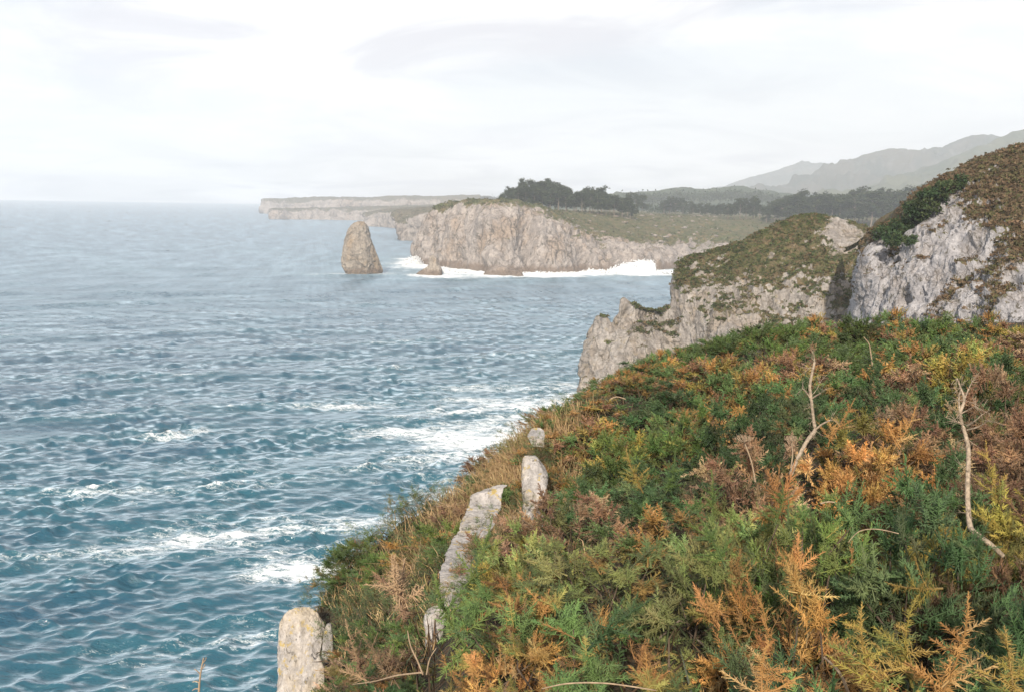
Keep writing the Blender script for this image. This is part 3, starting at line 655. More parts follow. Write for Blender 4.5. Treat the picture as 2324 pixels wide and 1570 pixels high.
def build_slope():
    xs = np.concatenate([np.linspace(-16, -5, 40, endpoint=False), np.linspace(-5, 16, 150, endpoint=False), np.linspace(16, 40, 40)])
    ys = np.linspace(-6, 42, 240)
    X, Y = np.meshgrid(xs, ys, indexing='ij'); xy = np.stack([X.ravel(), Y.ravel()], 1)
    z = ground(xy); e = edge_dist(xy)
    q = np.stack([xy[:, 0], xy[:, 1], z * 0.4], 1)
    z = z + 0.10 * fbm(q / 0.8, 4, seed=3)
    off = 0.9 * fbm(np.stack([xy[:, 0], xy[:, 1], z], 1) / 2.5, 4, seed=8, ridged=True) * sstep(0.0, -2.0, e)
    V = np.stack([xy[:, 0] + off, xy[:, 1], z], 1)
    veg = sstep(-0.5, 0.1, e)
    mt = rock_material('slope_ground', (0.48, 0.44, 0.40), (0.33, 0.30, 0.27), (0.36, 0.28, 0.17), 0.4, 0.8, (0.030, 0.027, 0.016), (0.055, 0.038, 0.022), pits=0.6, lichen=0.3)
    o = obj('hillside', make_mesh('hillside', V, grid_faces(*X.shape)[:, ::1], {'veg': veg}, mats=[mt]))
    tag(o, 'steep near hillside ending in a sea cliff', kind='structure')
build_slope()

# ------------------------------------------------------------------ gorse
def unit(v): return v / (np.linalg.norm(v, axis=-1, keepdims=True) + 1e-9)
def frames(d):
    d = unit(d); h = np.where(np.abs(d[..., 2:3]) < 0.9, np.array((0, 0, 1.0)), np.array((1.0, 0, 0)))
    u = unit(np.cross(h, d)); v = np.cross(d, u); return u, v, d
def tube(pts, radii, sides=5):
    pts = np.asarray(pts, float); n = len(pts); t = np.gradient(pts, axis=0); u, v, _ = frames(t)
    a = np.linspace(0, 2 * math.pi, sides, endpoint=False)
    V = pts[:, None] + np.asarray(radii)[:, None, None] * (np.cos(a)[None, :, None] * u[:, None] + np.sin(a)[None, :, None] * v[:, None])
    i = np.arange(n * sides).reshape(n, sides); j = np.roll(i, -1, 1)
    q = np.stack([i[:-1], j[:-1], j[1:], i[1:]], -1).reshape(-1, 4)
    F = np.vstack([q[:, [0, 1, 2]], q[:, [0, 2, 3]]])
    cap = np.stack([np.full(sides - 2, i[-1, 0]), i[-1, 1:-1], i[-1, 2:]], -1)
    return V.reshape(-1, 3), np.vstack([F, cap])
def spines(base, dirs, length, wid, sides):
    """thin pyramids (sides = 3) or flat blades (sides = 2)"""
    n = len(base); u, v, d = frames(dirs)
    ph = RNG.uniform(0, 6.28, n)
    uu = np.cos(ph)[:, None] * u + np.sin(ph)[:, None] * v; vv = np.cross(d, uu)
    tip = base + d * length[:, None]
    if sides == 2:
        V = np.stack([base - uu * wid[:, None], base + uu * wid[:, None], tip], 1).reshape(-1, 3)
        F = np.arange(3 * n).reshape(n, 3); tipm = np.tile([0, 0, 1], n)
    else:
        b = [base + wid[:, None] * (math.cos(a) * uu + math.sin(a) * vv) for a in (0, 2.094, 4.189)]
        V = np.stack(b + [tip], 1).reshape(-1, 3); k = 4 * np.arange(n)[:, None]
        F = np.concatenate([k + [0, 1, 3], k + [1, 2, 3], k + [2, 0, 3]]); tipm = np.tile([0, 0, 0, 1], n)
    return V, F, tipm
def shoot_template(n, wid, sides, spread=0.26, sub=0, bend=0.15):
    """one gorse shoot of unit length along +z"""
    t = np.sort(RNG.uniform(0.04, 1, n)); az = RNG.uniform(0, 6.28, n)
    ang = RNG.uniform(0, 6.28); bx, by = bend * math.cos(ang), bend * math.sin(ang)
    ax = lambda t: np.stack([bx * t * t, by * t * t, t], -1)
    e = np.radians(RNG.normal(32, 14, n) + 35 * t ** 3)
    d = np.stack([np.cos(az) * np.cos(e), np.sin(az) * np.cos(e), np.sin(e)], 1)
    l = (spread * (1 - t) ** 0.8 + 0.07) * RNG.uniform(0.45, 1.25, n)
    B = ax(t)
    V, F, T = spines(B, d, l, np.full(n, wid), sides)
    if sub:
        k = RNG.choice(n, sub, p=l / l.sum()); f = RNG.uniform(0.3, 0.9, sub)
        b2 = B[k] + d[k] * (l[k] * f)[:, None]; d2 = unit(d[k] + RNG.normal(0, 0.65, (sub, 3)))
        V2, F2, T2 = spines(b2, d2, l[k] * RNG.uniform(0.25, 0.5, sub), np.full(sub, wid * 0.8), sides)
        F = np.vstack([F, F2 + len(V)]); V = np.vstack([V, V2]); T = np.concatenate([T, T2])
    ts = np.linspace(-0.25, 1, 3)
    V3, F3 = tube(ax(ts), 0.022 * (1.25 - ts) , 3)
    F = np.vstack([F, F3 + len(V)]); V = np.vstack([V, V3]); T = np.concatenate([T, np.full(len(V3), -1)])
    return V, F, T
def leaf_template(n, size):
    """a twig of small leaves, unit length"""
    t = RNG.uniform(0, 1, n); az = RNG.uniform(0, 6.28, n); e = np.radians(RNG.uniform(-10, 60, n))
    d = np.stack([np.cos(az) * np.cos(e), np.sin(az) * np.cos(e), np.sin(e)], 1)
    B = np.stack([0 * t, 0 * t, t], 1) + d * RNG.uniform(0, 0.12, (n, 1))
    u, v, d = frames(d); s = size * RNG.uniform(0.6, 1.3, (n, 1)); ph = RNG.uniform(0, 3.14, (n, 1)); uu = np.cos(ph) * u + np.sin(ph) * v
    V = np.stack([B, B + d * s + uu * s * 0.5, B + d * s * 2, B + d * s - uu * s * 0.5], 1).reshape(-1, 3); k = 4 * np.arange(n)[:, None]
    return V, np.concatenate([k + [0, 1, 2], k + [0, 2, 3]]), np.tile([0, 0, 1, 0], n)
TPL = {
    'near': [shoot_template(44, 0.0165, 3, 0.36, 22) for _ in range(6)],
    'mid': [shoot_template(44, 0.025, 2, 0.33, 18) for _ in range(6)],
    'far': [shoot_template(28, 0.042, 2, 0.36, 0) for _ in range(6)],
    'leaf': [leaf_template(34, 0.055) for _ in range(5)],
    'grass': None}
PAL = {  # (colour, weight)
    'green': [((0.076, 0.122, 0.031), 5), ((0.118, 0.161, 0.041), 4), ((0.071, 0.111, 0.041), 3), ((0.208, 0.186, 0.056), .7), ((0.235, 0.129, 0.048), .5)],
    'deep': [((0.045, 0.085, 0.031), 5), ((0.059, 0.102, 0.041), 5), ((0.095, 0.132, 0.052), 2), ((0.149, 0.097, 0.043), .6)],
    'mixed': [((0.090, 0.140, 0.046), 5), ((0.278, 0.162, 0.054), 3.4), ((0.222, 0.186, 0.053), 2), ((0.181, 0.107, 0.058), 2)],
    'orange': [((0.407, 0.227, 0.077), 5), ((0.332, 0.173, 0.058), 4), ((0.459, 0.302, 0.129), 2), ((0.177, 0.148, 0.042), .8)],
    'brown': [((0.214, 0.129, 0.073), 5), ((0.278, 0.189, 0.112), 4), ((0.139, 0.085, 0.052), 3), ((0.104, 0.109, 0.040), 1)],
    'yellow': [((0.251, 0.205, 0.047), 5), ((0.162, 0.173, 0.046), 4), ((0.299, 0.205, 0.058), 2.5)],
    'light': [((0.162, 0.197, 0.065), 5), ((0.222, 0.230, 0.080), 4), ((0.111, 0.152, 0.054), 3), ((0.320, 0.205, 0.065), 1.2)],
    'heath': [((0.052, 0.079, 0.031), 5), ((0.081, 0.109, 0.040), 4), ((0.139, 0.092, 0.048), 2), ((0.132, 0.128, 0.052), 2)],
    'straw': [((0.385, 0.270, 0.140), 5), ((0.299, 0.205, 0.108), 4), ((0.208, 0.186, 0.074), 2)]}
def assemble(tpls, pos, dirs, length, cols, tipc=1.35):
    """place shoot templates; returns V, F, colour"""
    u, v, d = frames(dirs); Vs, Fs, Cs, k = [], [], [], 0
    pick = RNG.integers(0, len(tpls), len(pos)); rot = RNG.uniform(0, 6.28, len(pos))
    for ti, (V, F, T) in enumerate(tpls):
        idx = np.nonzero(pick == ti)[0]
        if not len(idx): continue
        c, s = np.cos(rot[idx]), np.sin(rot[idx])
        x = V[None, :, 0] * c[:, None] - V[None, :, 1] * s[:, None]; y = V[None, :, 0] * s[:, None] + V[None, :, 1] * c[:, None]; z = np.repeat(V[None, :, 2], len(idx), 0)
        L = length[idx][:, None, None]
        W = pos[idx][:, None] + L * (x[..., None] * u[idx][:, None] + y[..., None] * v[idx][:, None] + z[..., None] * d[idx][:, None])
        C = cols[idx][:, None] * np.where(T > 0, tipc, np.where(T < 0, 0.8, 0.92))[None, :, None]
        Vs.append(W.reshape(-1, 3)); Cs.append(C.reshape(-1, 3))
        Fs.append((F[None] + (np.arange(len(idx)) * len(V))[:, None, None]).reshape(-1, 3) + k); k += len(idx) * len(V)
    return np.vstack(Vs), np.vstack(Fs), np.vstack(Cs)
def pick_cols(kind, pos, seed, patch=0.28):
    cs = np.array([c for c, w in PAL[kind]]); w = np.array([w for c, w in PAL[kind]]); w = np.cumsum(w / w.sum())
    x = fbm(pos / patch, 2, seed=seed); x = np.argsort(np.argsort(x)) / len(x)          # patchy, not salt and pepper
    x = np.clip(x + RNG.normal(0, 0.13, len(x)), 0, 0.999)
    c = cs[np.searchsorted(w, x)]
    return c * RNG.uniform(0.75, 1.25, (len(c), 1)) * RNG.uniform(0.93, 1.07, (len(c), 3))
M_GORSE = foliage_material('gorse_spines', 0.12, 0.55, 0.3)
M_WOOD = plain_material('gorse_wood', (0.075, 0.055, 0.04), 0.9, 0.35, 30)
def bush_mesh(kind, lod, n, seed, L=(0.11, 0.22), R=0.62, H=0.85):
    """lumpy dome of shoots around the origin (base centre); returns foliage mesh and stem mesh"""
    rg = np.random.default_rng(seed); nT = 24; per = int(n * .80 / nT); i = np.arange(nT)
    z = 1 - (i + .5) / nT * 1.02 + rg.normal(0, .05, nT); a = i * 2.39996 + rg.normal(0, .25, nT); q = np.sqrt(1 - np.clip(z, 0, 1) ** 2)
    d = unit(np.stack([q * np.cos(a), q * np.sin(a), z], 1)); rad = rg.uniform(.62, 1.12, nT) * (1 + .35 * fbm(d * 2.1 + seed, 2, seed=seed))
    tc_ = d * rad[:, None] * np.array((R, R, H)); tl = rg.uniform(*L, nT); tcol = pick_cols(kind, tc_, seed, .45)
    k = np.repeat(i, per); m_ = len(k); ln = tl[k] * rg.uniform(.65, 1.2, m_)
    dr = unit(d[k] * .75 + np.array((0, 0, .28)) + rg.normal(0, .62, (m_, 3)))
    pos = tc_[k] - unit(d[k] + np.array((0, 0, .4))) * (tl[k] * .75)[:, None] + rg.normal(0, .022, (m_, 3))
    c = tcol[k] * rg.uniform(.75, 1.28, (m_, 1)) * rg.uniform(.94, 1.06, (m_, 3))
    alt = rg.uniform(size=m_) < .14; c[alt] = pick_cols(kind, pos[alt], seed + 5, .2)
    n2 = n - m_; z = rg.uniform(0, .95, n2); a = rg.uniform(0, 6.28, n2); q = np.sqrt(1 - z * z); d2 = np.stack([q * np.cos(a), q * np.sin(a), z], 1)
    pos2 = d2 * rg.uniform(.35, .72, (n2, 1)) * np.array((R, R, H)); dr2 = unit(d2 + rg.normal(0, .5, (n2, 3)))
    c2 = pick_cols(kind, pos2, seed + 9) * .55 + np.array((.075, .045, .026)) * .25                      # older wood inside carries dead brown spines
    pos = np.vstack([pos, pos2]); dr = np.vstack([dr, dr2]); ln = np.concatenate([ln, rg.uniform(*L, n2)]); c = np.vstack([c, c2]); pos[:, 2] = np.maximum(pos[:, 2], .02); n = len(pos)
    tp = TPL['leaf'] if kind == 'heath' else TPL[lod]
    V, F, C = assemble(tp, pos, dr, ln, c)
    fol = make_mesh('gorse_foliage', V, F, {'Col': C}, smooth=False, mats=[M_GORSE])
    Vs, Fs, k = [], [], 0
    for i in rg.choice(n, 16, replace=False):
        p1 = pos[i]; p0 = np.array((rg.normal(0, .10), rg.normal(0, .10), -0.15)); m = p0 * .45 + p1 * .55 + rg.normal(0, .08, 3); m[2] *= 0.75
        v, f = tube([p0, m, p1], [0.010, 0.007, 0.004], 4); Vs.append(v); Fs.append(f + k); k += len(v)
    st = make_mesh('gorse_stems', np.vstack(Vs), np.vstack(Fs), mats=[M_WOOD])
    return fol, st
KINDS_ = ['green', 'deep', 'mixed', 'orange', 'brown', 'yellow', 'light']
BUSH = {}
for i, kd in enumerate(KINDS_):
    BUSH[kd, 'near'] = [bush_mesh(kd, 'near', 400, 1000 + i)]
    BUSH[kd, 'mid'] = [bush_mesh(kd, 'mid', 430, 1100 + i * 2 + j, (0.11, 0.22)) for j in range(2 if kd in ('green', 'mixed') else 1)]
    BUSH[kd, 'far'] = [bush_mesh(kd, 'far', 440, 1200 + i, (0.12, 0.24))]
BUSH['heath', 'mid'] = [bush_mesh('heath', 'mid', 300, 1301, (0.10, 0.2)), bush_mesh('heath', 'mid', 300, 1302, (0.10, 0.2))]

# colour of the thicket, noted at places on the slope
ANCH = [  # px, py, depth, kind, reach in metres
    (1990, 980, 9.0, 'orange', 1.15), (1905, 985, 8.6, 'orange', .7), (1850, 965, 8.2, 'brown', .55), (2280, 900, 9.0, 'brown', 1.7), (2200, 830, 11, 'brown', .8),
    (1800, 1270, 4.5, 'orange', .42), (1870, 1320, 4.1, 'orange', .42), (1760, 1200, 5.0, 'orange', .4), (1920, 1500, 2.9, 'yellow', .4), (1740, 1540, 2.8, 'orange', .35),
    (1000, 1520, 3.7, 'orange', .5), (1100, 1560, 3.2, 'brown', .35), (1180, 1320, 5.0, 'mixed', .6), (1050, 1340, 5.8, 'mixed', .5), (1200, 1190, 6.6, 'yellow', .6), (1450, 1090, 6.9, 'mixed', .6), (1440, 1040, 7.4, 'yellow', .4),
    (1640, 1000, 8.8, 'brown', .5), (1330, 1130, 8.0, 'brown', .8), (1260, 1060, 11, 'brown', .7), (1520, 980, 10, 'deep', 1.3), (1640, 930, 11.5, 'green', 1.0), (1900, 880, 12, 'brown', .6),
    (2250, 1080, 6.4, 'yellow', .7), (2324, 1060, 6.6, 'yellow', .8), (1800, 1090, 6.8, 'light', .6), (2050, 860, 12, 'deep', 2.0), (2060, 1050, 6.8, 'deep', .8), (1950, 1150, 5.4, 'green', .6), (2150, 1250, 4.5, 'deep', .8),
    (2260, 1330, 3.8, 'deep', .7), (1550, 1250, 4.9, 'light', .55), (1550, 1450, 3.4, 'deep', .5), (1480, 1200, 5.4, 'light', .5), (1600, 1110, 6.4, 'light', .5), (1330, 1290, 4.8, 'light', .4), (1700, 1290, 4.4, 'orange', .35), (1500, 1340, 4.1, 'orange', .3), (1130, 1450, 4.2, 'orange', .4), (1650, 1430, 3.4, 'orange', .25), (1400, 1500, 3.2, 'light', .3), (2080, 1440, 3.2, 'yellow', .3), (1720, 1160, 5.6, 'light', .4), (1180, 1230, 6.2, 'light', .45), (2150, 1330, 3.9, 'light', .3), (2240, 1450, 3.1, 'deep', .4), (1420, 1420, 3.7, 'green', .3), (1650, 1380, 3.7, 'mixed', .4), (2150, 1480, 3.0, 'mixed', .5), (1250, 1500, 3.6, 'mixed', .6), (1350, 1380, 4.2, 'mixed', .5),
    (1760, 740, 24, 'green', 2.5), (1870, 730, 24, 'green', 1.5), (1980, 740, 23, 'mixed', 1.6), (2100, 760, 20, 'green', 2.5), (2200, 770, 19, 'brown', 1.4), (2300, 770, 19, 'brown', 2.0), (1500, 830, 18, 'mixed', 1.8), (1350, 920, 15, 'mixed', 1.2), (1920, 820, 16, 'brown', 1.0), (1700, 860, 15, 'mixed', 1.3), (1450, 880, 15.5, 'deep', 1.2)]
AXY = np.array([P(a, b, c)[:2] for a, b, c, _, _ in ANCH]); AR = np.array([a[4] for a in ANCH])
ROCKBOX = [(985, 1095, 1085, 1330, 9.2), (1180, 1005, 1250, 1132, 12.6), (1192, 962, 1240, 1016, 13.3), (955, 1358, 1022, 1420, 7.4), (625, 1355, 765, 1700, 11.6)]
EYES = {'green': 'green', 'deep': 'dark green', 'mixed': 'rust mottled', 'orange': 'orange brown', 'brown': 'dull brown dry', 'yellow': 'yellow green', 'light': 'pale green', 'heath': 'small leaved dark'}
placed = []
LAND = [(1838, 900, 'the forked dead stem'), (2195, 1050, 'the tall crooked dead stem'), (1692, 1000, 'the dry umbel'), (1215, 1070, 'the upright boulder'), (1070, 1210, 'the long slab'),
        (690, 1450, 'the cliff edge crag'), (1990, 960, 'the big orange bush'), (1600, 1090, 'the pale green spire'), (910, 1330, 'the dead orange spray'), (1350, 830, 'the jagged pinnacles'), (1600, 740, 'the cave mouth'),
        (1980, 690, 'the white cliff foot'), (2300, 690, 'the heath hill foot'), (1960, 1440, 'the tan gorse spire'), (2150, 1440, 'the rusty gorse spire'), (1480, 1400, 'the fallen green spray'), (1150, 1020, 'the straw grass')]
SEENL = {}
def where(px, py):
    lm = min(LAND, key=lambda l: (l[0] - px) ** 2 + (l[1] - py) ** 2); dx, dy = px - lm[0], py - lm[1]; r = math.hypot(dx, dy)
    hor = 'left' if dx < 0 else 'right'; ver = 'above' if dy < 0 else 'below'
    if r < 28: return 'right beside ' + lm[2]
    w = ('to the %s of' % hor) if abs(dx) > 2.2 * abs(dy) else ver if abs(dy) > 2.2 * abs(dx) else ('%s and %s of' % (ver, hor))
    return ('close ' if r < 75 else 'farther ' if r > 150 else '') + w + ' ' + lm[2]
def single(kind_text, px, py):
    l = kind_text + ' ' + where(px, py); k = SEENL.get(l, 0); SEENL[l] = k + 1
    if k: l = kind_text + ', ' + ('second', 'third', 'fourth', 'fifth', 'sixth', 'seventh', 'eighth', 'ninth')[min(k - 1, 7)] + ' ' + where(px, py)
    return l
HOLLOW = [(2060, 1010, 7.6, .62), (2040, 1250, 4.75, .42), (1890, 890, 11.0, .75), (1590, 1060, 7.6, .5), (2130, 1150, 5.4, .4), (1480, 1560, 2.75, .2), (1330, 1180, 6.6, .35), (1880, 1480, 3.15, .2), (2120, 990, 8.2, .5)]
HOLLOW += [(1165, 1025, 14.5, .55), (1130, 1060, 14.1, .5), (1190, 985, 14.9, .4)]
HXY = np.array([P(a, b, c)[:2] for a, b, c, _ in HOLLOW]); HR = np.array([h[3] for h in HOLLOW])
def zone(px, py, d):
    if d > 15.5: return 'on the thicket skyline below the cliffs'
    if px < 1300 and d > 6.5: return 'on the seaward edge beside the pale rocks'
    if d < 4.4: return 'in the front row of the thicket'
    if px > 2060: return 'around the tall crooked dead stem'
    if px > 1730 and d > 7: return 'around the forked dead stem'
    return 'in the middle of the thicket'
HERO = {}
def put_bush(x, y, kind, lod, sc, tilt=0.12, label=None):
    k = RNG.integers(0, len(BUSH[kind, lod])); fol, st = BUSH[kind, lod][k]
    g_ = float(ground((x, y))[0]); c_ = float(canopy((x, y))[0])
    q = proj((x, y, c_))
    nm = 'gorse_bush' if kind != 'heath' else 'heath_shrub'
    rz = RNG.uniform(0, 6.28)
    root = obj(nm, None, loc=(x, y, g_ - 0.03), rot=(RNG.normal(0, tilt), RNG.normal(0, tilt), rz), scale=sc)
    root.empty_display_size = 0.1
    obj('foliage', fol, root)
    if lod == 'near' or kind in ('orange', 'brown'): obj('woody_stems', st, root)
    tag(root, label or single('%s %s' % (EYES[kind], 'gorse bush' if kind != 'heath' else 'heath shrub'), q[0], q[1]), 'bush', 'gorse bushes of the near thicket')
    return root
def scatter_bushes():
    rg = np.random.default_rng(77); pts = []
    cand = []
    for _ in range(16000):
        y = 1.9 + 25.5 * rg.uniform() ** 1.25; x = rg.uniform(-3.2, 0.66 * y + 1.2)
        cand.append((x, y))
    cand = np.array(cand); e = edge_dist(cand); cz = canopy(cand); ang = []
    for (x, y), ee, c in zip(cand, e, cz):
        if ee < -0.12: continue
        if (np.hypot(HXY[:, 0] - x, HXY[:, 1] - y) < HR).any(): continue
        sp = (0.56 + 0.034 * y) * (0.46 if ee < 0.5 else 0.68 if ee < 1.5 else 1.0)
        if any((x - a) ** 2 + (y - b) ** 2 < sp * sp for a, b, _ in pts): continue
        q = proj((x, y, c))
        if q is None or q[0] > 2480 or q[1] > 1900: continue
        rad = 0.55 * FPX / y
        bad = False
        for x0, y0, x1, y1, dd in ROCKBOX:
            if y < dd + 0.35 and x0 - rad * 0.7 < q[0] < x1 + rad * 0.3 and q[1] - rad * 0.35 < y1 and q[1] + rad * 0.9 > y0:
                bad = True
        if bad: continue
        pts.append((x, y, ee))
    return pts
BP = scatter_bushes()
for x, y, ee in BP:
    dd = np.hypot(AXY[:, 0] - x, AXY[:, 1] - y) / AR; j = int(np.argmin(dd)); r = random.random()
    if dd[j] < 1.15: kind = ANCH[j][3]
    else: kind = 'green' if r < .36 else 'deep' if r < .56 else 'mixed' if r < .80 else 'brown' if r < .93 else 'yellow'
    if ee < 1.1 and y > 8 and y < 17: kind = 'heath' if r < 0.62 else 'brown' if r < .8 else 'green'
    lod = 'near' if y < 6.2 else 'mid' if y < 13.5 else 'far'
    if kind == 'heath': lod = 'mid'
    vh = float(veg_height((x, y))[0]); s = (0.92 + 0.024 * y) * random.uniform(0.85, 1.15)
    h = max(vh, 0.3) / 0.85 * random.uniform(0.70, 1.30)
    if ee < 1.6: s *= 0.8
    put_bush(x, y, kind, lod, (s, s, h))
for px_, py_, d_ in ((1092, 1205, 7.6), (1064, 1262, 7.0), (1022, 1315, 6.7), (1108, 1160, 8.4), (1222, 984, 12.9), (1218, 1014, 12.45), (1234, 1010, 12.5), (1203, 1012, 12.6), (1246, 1060, 12.3), (1180, 1120, 11.4)):
    p_ = P(px_, py_, d_); put_bush(p_[0], p_[1], 'heath', 'mid', (.38, .38, .30)).location.z = p_[2] - .22
for px_, py_, d_, r_ in ((900, 1135, 14.1, .55), (945, 1140, 13.9, .7), (985, 1135, 14.0, .5), (1085, 1085, 14.3, .45), (1270, 925, 15.4, .5), (1240, 955, 15.0, .5), (720, 1330, 11.6, .5), (770, 1290, 12.2, .5), (830, 1230, 12.9, .5), (1420, 850, 18.0, .6), (1500, 815, 20, .8), (1560, 805, 21, .9), (1640, 775, 23, 1.0), (1720, 752, 24.5, 1.1), (1790, 745, 25, 1.0), (1860, 735, 25.5, 1.1), (1950, 730, 25.5, 1.1), (2030, 724, 26, 1.2), (2120, 735, 24, 1.2), (2250, 735, 24, 1.2)):
    p_ = P(px_, py_, d_); kd_ = 'heath' if px_ < 1000 else random.choice(['green', 'deep', 'mixed', 'green'])
    put_bush(p_[0], p_[1], kd_, 'mid' if kd_ == 'heath' else 'far', (r_, r_, r_)).location.z = p_[2] - .5 * r_

# ------------------------------------------------------------------ big single shoots standing out of the thicket
def spray_mesh(kind, seed, nside=9, length=0.55, wid=0.0022):
    """a main stem thick with long spines and a few side shoots"""
    rg = np.random.default_rng(seed)
    t = np.linspace(0, 1, 9); ax = np.stack([0.06 * np.sin(t * 2.2 + seed), 0.05 * t * t, t * length], 1)
    V, F = tube(ax, 0.006 * (1.2 - t), 5); T = np.full(len(V), -1)
    n = 190; ti = np.sort(rg.uniform(0.08, 1, n)); B = np.stack([np.interp(ti, t, ax[:, i]) for i in range(3)], 1)
    az = rg.uniform(0, 6.28, n); e = np.radians(rg.normal(28, 15, n) + 40 * ti ** 4)
    d = np.stack([np.cos(az) * np.cos(e), np.sin(az) * np.cos(e), np.sin(e)], 1)
    l = (0.055 * (1 - ti) ** 0.7 + 0.014) * rg.uniform(0.4, 1.35, n)
    v, f, tt = spines(B, d, l, np.full(n, wid), 3); F = np.vstack([F, f + len(V)]); V = np.vstack([V, v]); T = np.concatenate([T, tt])
    k = rg.choice(n, 190, p=l / l.sum()); fr = rg.uniform(.2, .9, 190)
    v, f, tt = spines(B[k] + d[k] * (l[k] * fr)[:, None], unit(d[k] + rg.normal(0, .7, (190, 3))), l[k] * rg.uniform(.25, .55, 190), np.full(190, wid * .75), 3)
    F = np.vstack([F, f + len(V)]); V = np.vstack([V, v]); T = np.concatenate([T, tt])
    base = np.array([c for c, w in PAL[kind]]); c0 = base[rg.integers(0, 3)]
    C = c0 * np.where(T > 0, 1.3, np.where(T < 0, 0.55, 0.95))[:, None] * np.repeat(rg.uniform(.8, 1.2, (len(V) // 2 + 1, 1)), 2, 0)[:len(V)]
    if nside:
        s = rg.uniform(0.05, 0.75, nside); pb = np.stack([np.interp(s, t, ax[:, i]) for i in range(3)], 1); a = rg.uniform(0, 6.28, nside)
        dr = np.stack([np.cos(a) * .8, np.sin(a) * .8, np.full(nside, .6)], 1)
        v, f, c = assemble(TPL['near'], pb, dr, (0.20 * (1 - s) + 0.05), np.array([base[rg.integers(0, 3)] for _ in range(nside)]))
        F = np.vstack([F, f + len(V)]); V = np.vstack([V, v]); C = np.vstack([C, c])
    return make_mesh('gorse_spray', V, F, {'Col': C}, smooth=False, mats=[M_GORSE])
SPR = {k: [spray_mesh(k, 2000 + 10 * i + j) for j in range(2)] for i, k in enumerate(('orange', 'yellow', 'green', 'deep', 'brown'))}
def put_spray(x0, y0, x1, y1, d, kind, label, dd=0.0, v=0):
    """stands from foot (x0,y0) to tip (x1,y1)"""
    a, b = P(x0, y0, d), P(x1, y1, d + dd); L = np.linalg.norm(b - a)
    q = Vector(b - a).to_track_quat('Z', 'Y')
    o = obj('gorse_shoot', SPR[kind][v % 2], loc=a); o.rotation_mode = 'QUATERNION'; o.rotation_quaternion = q; s = L / 0.55; o.scale = (max(s, .8), max(s, .8), s)
    tag(o, label, 'gorse shoot', 'gorse shoots standing out of the thicket')
put_spray(950, 1400, 878, 1278, 3.2, 'brown', 'dead orange gorse spray leaning out against the dark slope', -.15)
put_spray(1065, 1480, 988, 1330, 2.7, 'green', 'pale green gorse shoot leaning over beside the dead orange spray', -.1)
put_spray(1975, 1600, 1962, 1352, 2.5, 'yellow', 'tan gorse spire in the front row, left of two spires', 0.05)
put_spray(2085, 1560, 2092, 1345, 2.65, 'yellow', 'slim olive gorse spire between the tan and rusty spires', 0.05, 1)
put_spray(2135, 1600, 2160, 1335, 2.55, 'orange', 'rusty gorse spire in the front row, rightmost tall one', 0.05, 1)
put_spray(1735, 1620, 1722, 1475, 2.4, 'orange', 'short spiky tan gorse tuft at the lower edge', 0, 1)
put_spray(2290, 1600, 2330, 1440, 2.5, 'yellow', 'olive gorse shoot in the lower right corner', 0)
put_spray(1345, 1480, 1500, 1375, 3.2, 'deep', 'long blue green gorse shoot lying over to the right', 0.3)
put_spray(1612, 1230, 1592, 1068, 5.0, 'green', 'pale green gorse spire rising in the middle of the thicket', 0.1)
put_spray(1640, 1290, 1570, 1170, 4.6, 'green', 'green gorse shoot just below the pale green spire', 0.1, 1)
put_spray(1455, 1120, 1420, 1015, 6.6, 'yellow', 'yellow tipped gorse shoot on the mottled mound', 0.1)
put_spray(1500, 1120, 1540, 1020, 6.5, 'green', 'grey green gorse shoot on the right of the mottled mound', 0.1, 1)
put_spray(1760, 1190, 1755, 1090, 5.2, 'green', 'green gorse spike below the dry umbel', 0.1)
put_spray(2235, 1290, 2262, 1185, 4.2, 'deep', 'dark green gorse shoot at the foot of the crooked stem', 0.1)
put_spray(2140, 1340, 2010, 1330, 3.6, 'yellow', 'straw coloured gorse shoot lying level in the dark hollow', 0.1)
put_spray(1890, 1010, 1935, 905, 8.2, 'orange', 'orange gorse branch curving over the big orange bush', 0.2)
put_spray(2030, 1020, 2070, 925, 8.4, 'orange', 'orange gorse tip on the right of the big orange bush', 0.2, 1)
put_spray(2265, 1160, 2250, 1000, 5.6, 'yellow', 'olive gorse shoot right behind the tall crooked stem', 0.2)
put_spray(1060, 1330, 1120, 1170, 5.2, 'green', 'light green gorse shoot in front of the long slab', 0.1)
put_spray(900, 1570, 800, 1430, 5.0, 'brown', 'dry pinkish brown gorse spray above the dark lower slope', 0.1)
put_spray(820, 1560, 790, 1400, 5.3, 'brown', 'dry brown gorse spray nearest the cliff edge crag', 0.1, 1)

# ------------------------------------------------------------------ bare dead stems
M_BARK = plain_material('dead_bark', (0.27, 0.215, 0.16), 0.85, 0.5, 40, bump=0.8)
M_TWIG = plain_material('dry_twig', (0.27, 0.20, 0.135), 0.85, 0.3, 40)
def rough_tube(pts, radii, sides=9, n=None, seed=0, amp=0.12):
    pts = np.asarray(pts, float); n = n or len(pts) * 5
    p = catmull(pts, n); r = np.interp(np.linspace(0, 1, n), np.linspace(0, 1, len(radii)), radii)
    V, F = tube(p, r, sides)
    nn = fbm(V / (np.mean(r) * 2.2) + seed, 3, seed=seed); cc = np.repeat(p, sides, 0)
    return cc + (V - cc) * (1 + amp * 2 * nn)[:, None], F
def stem_obj(name, parent, pts, radii, org, mat, seed, sides=9):
    V, F = rough_tube(pts, radii, sides, seed=seed); me = make_mesh(name, V - org, F, mats=[mat]); return obj(name, me, parent)
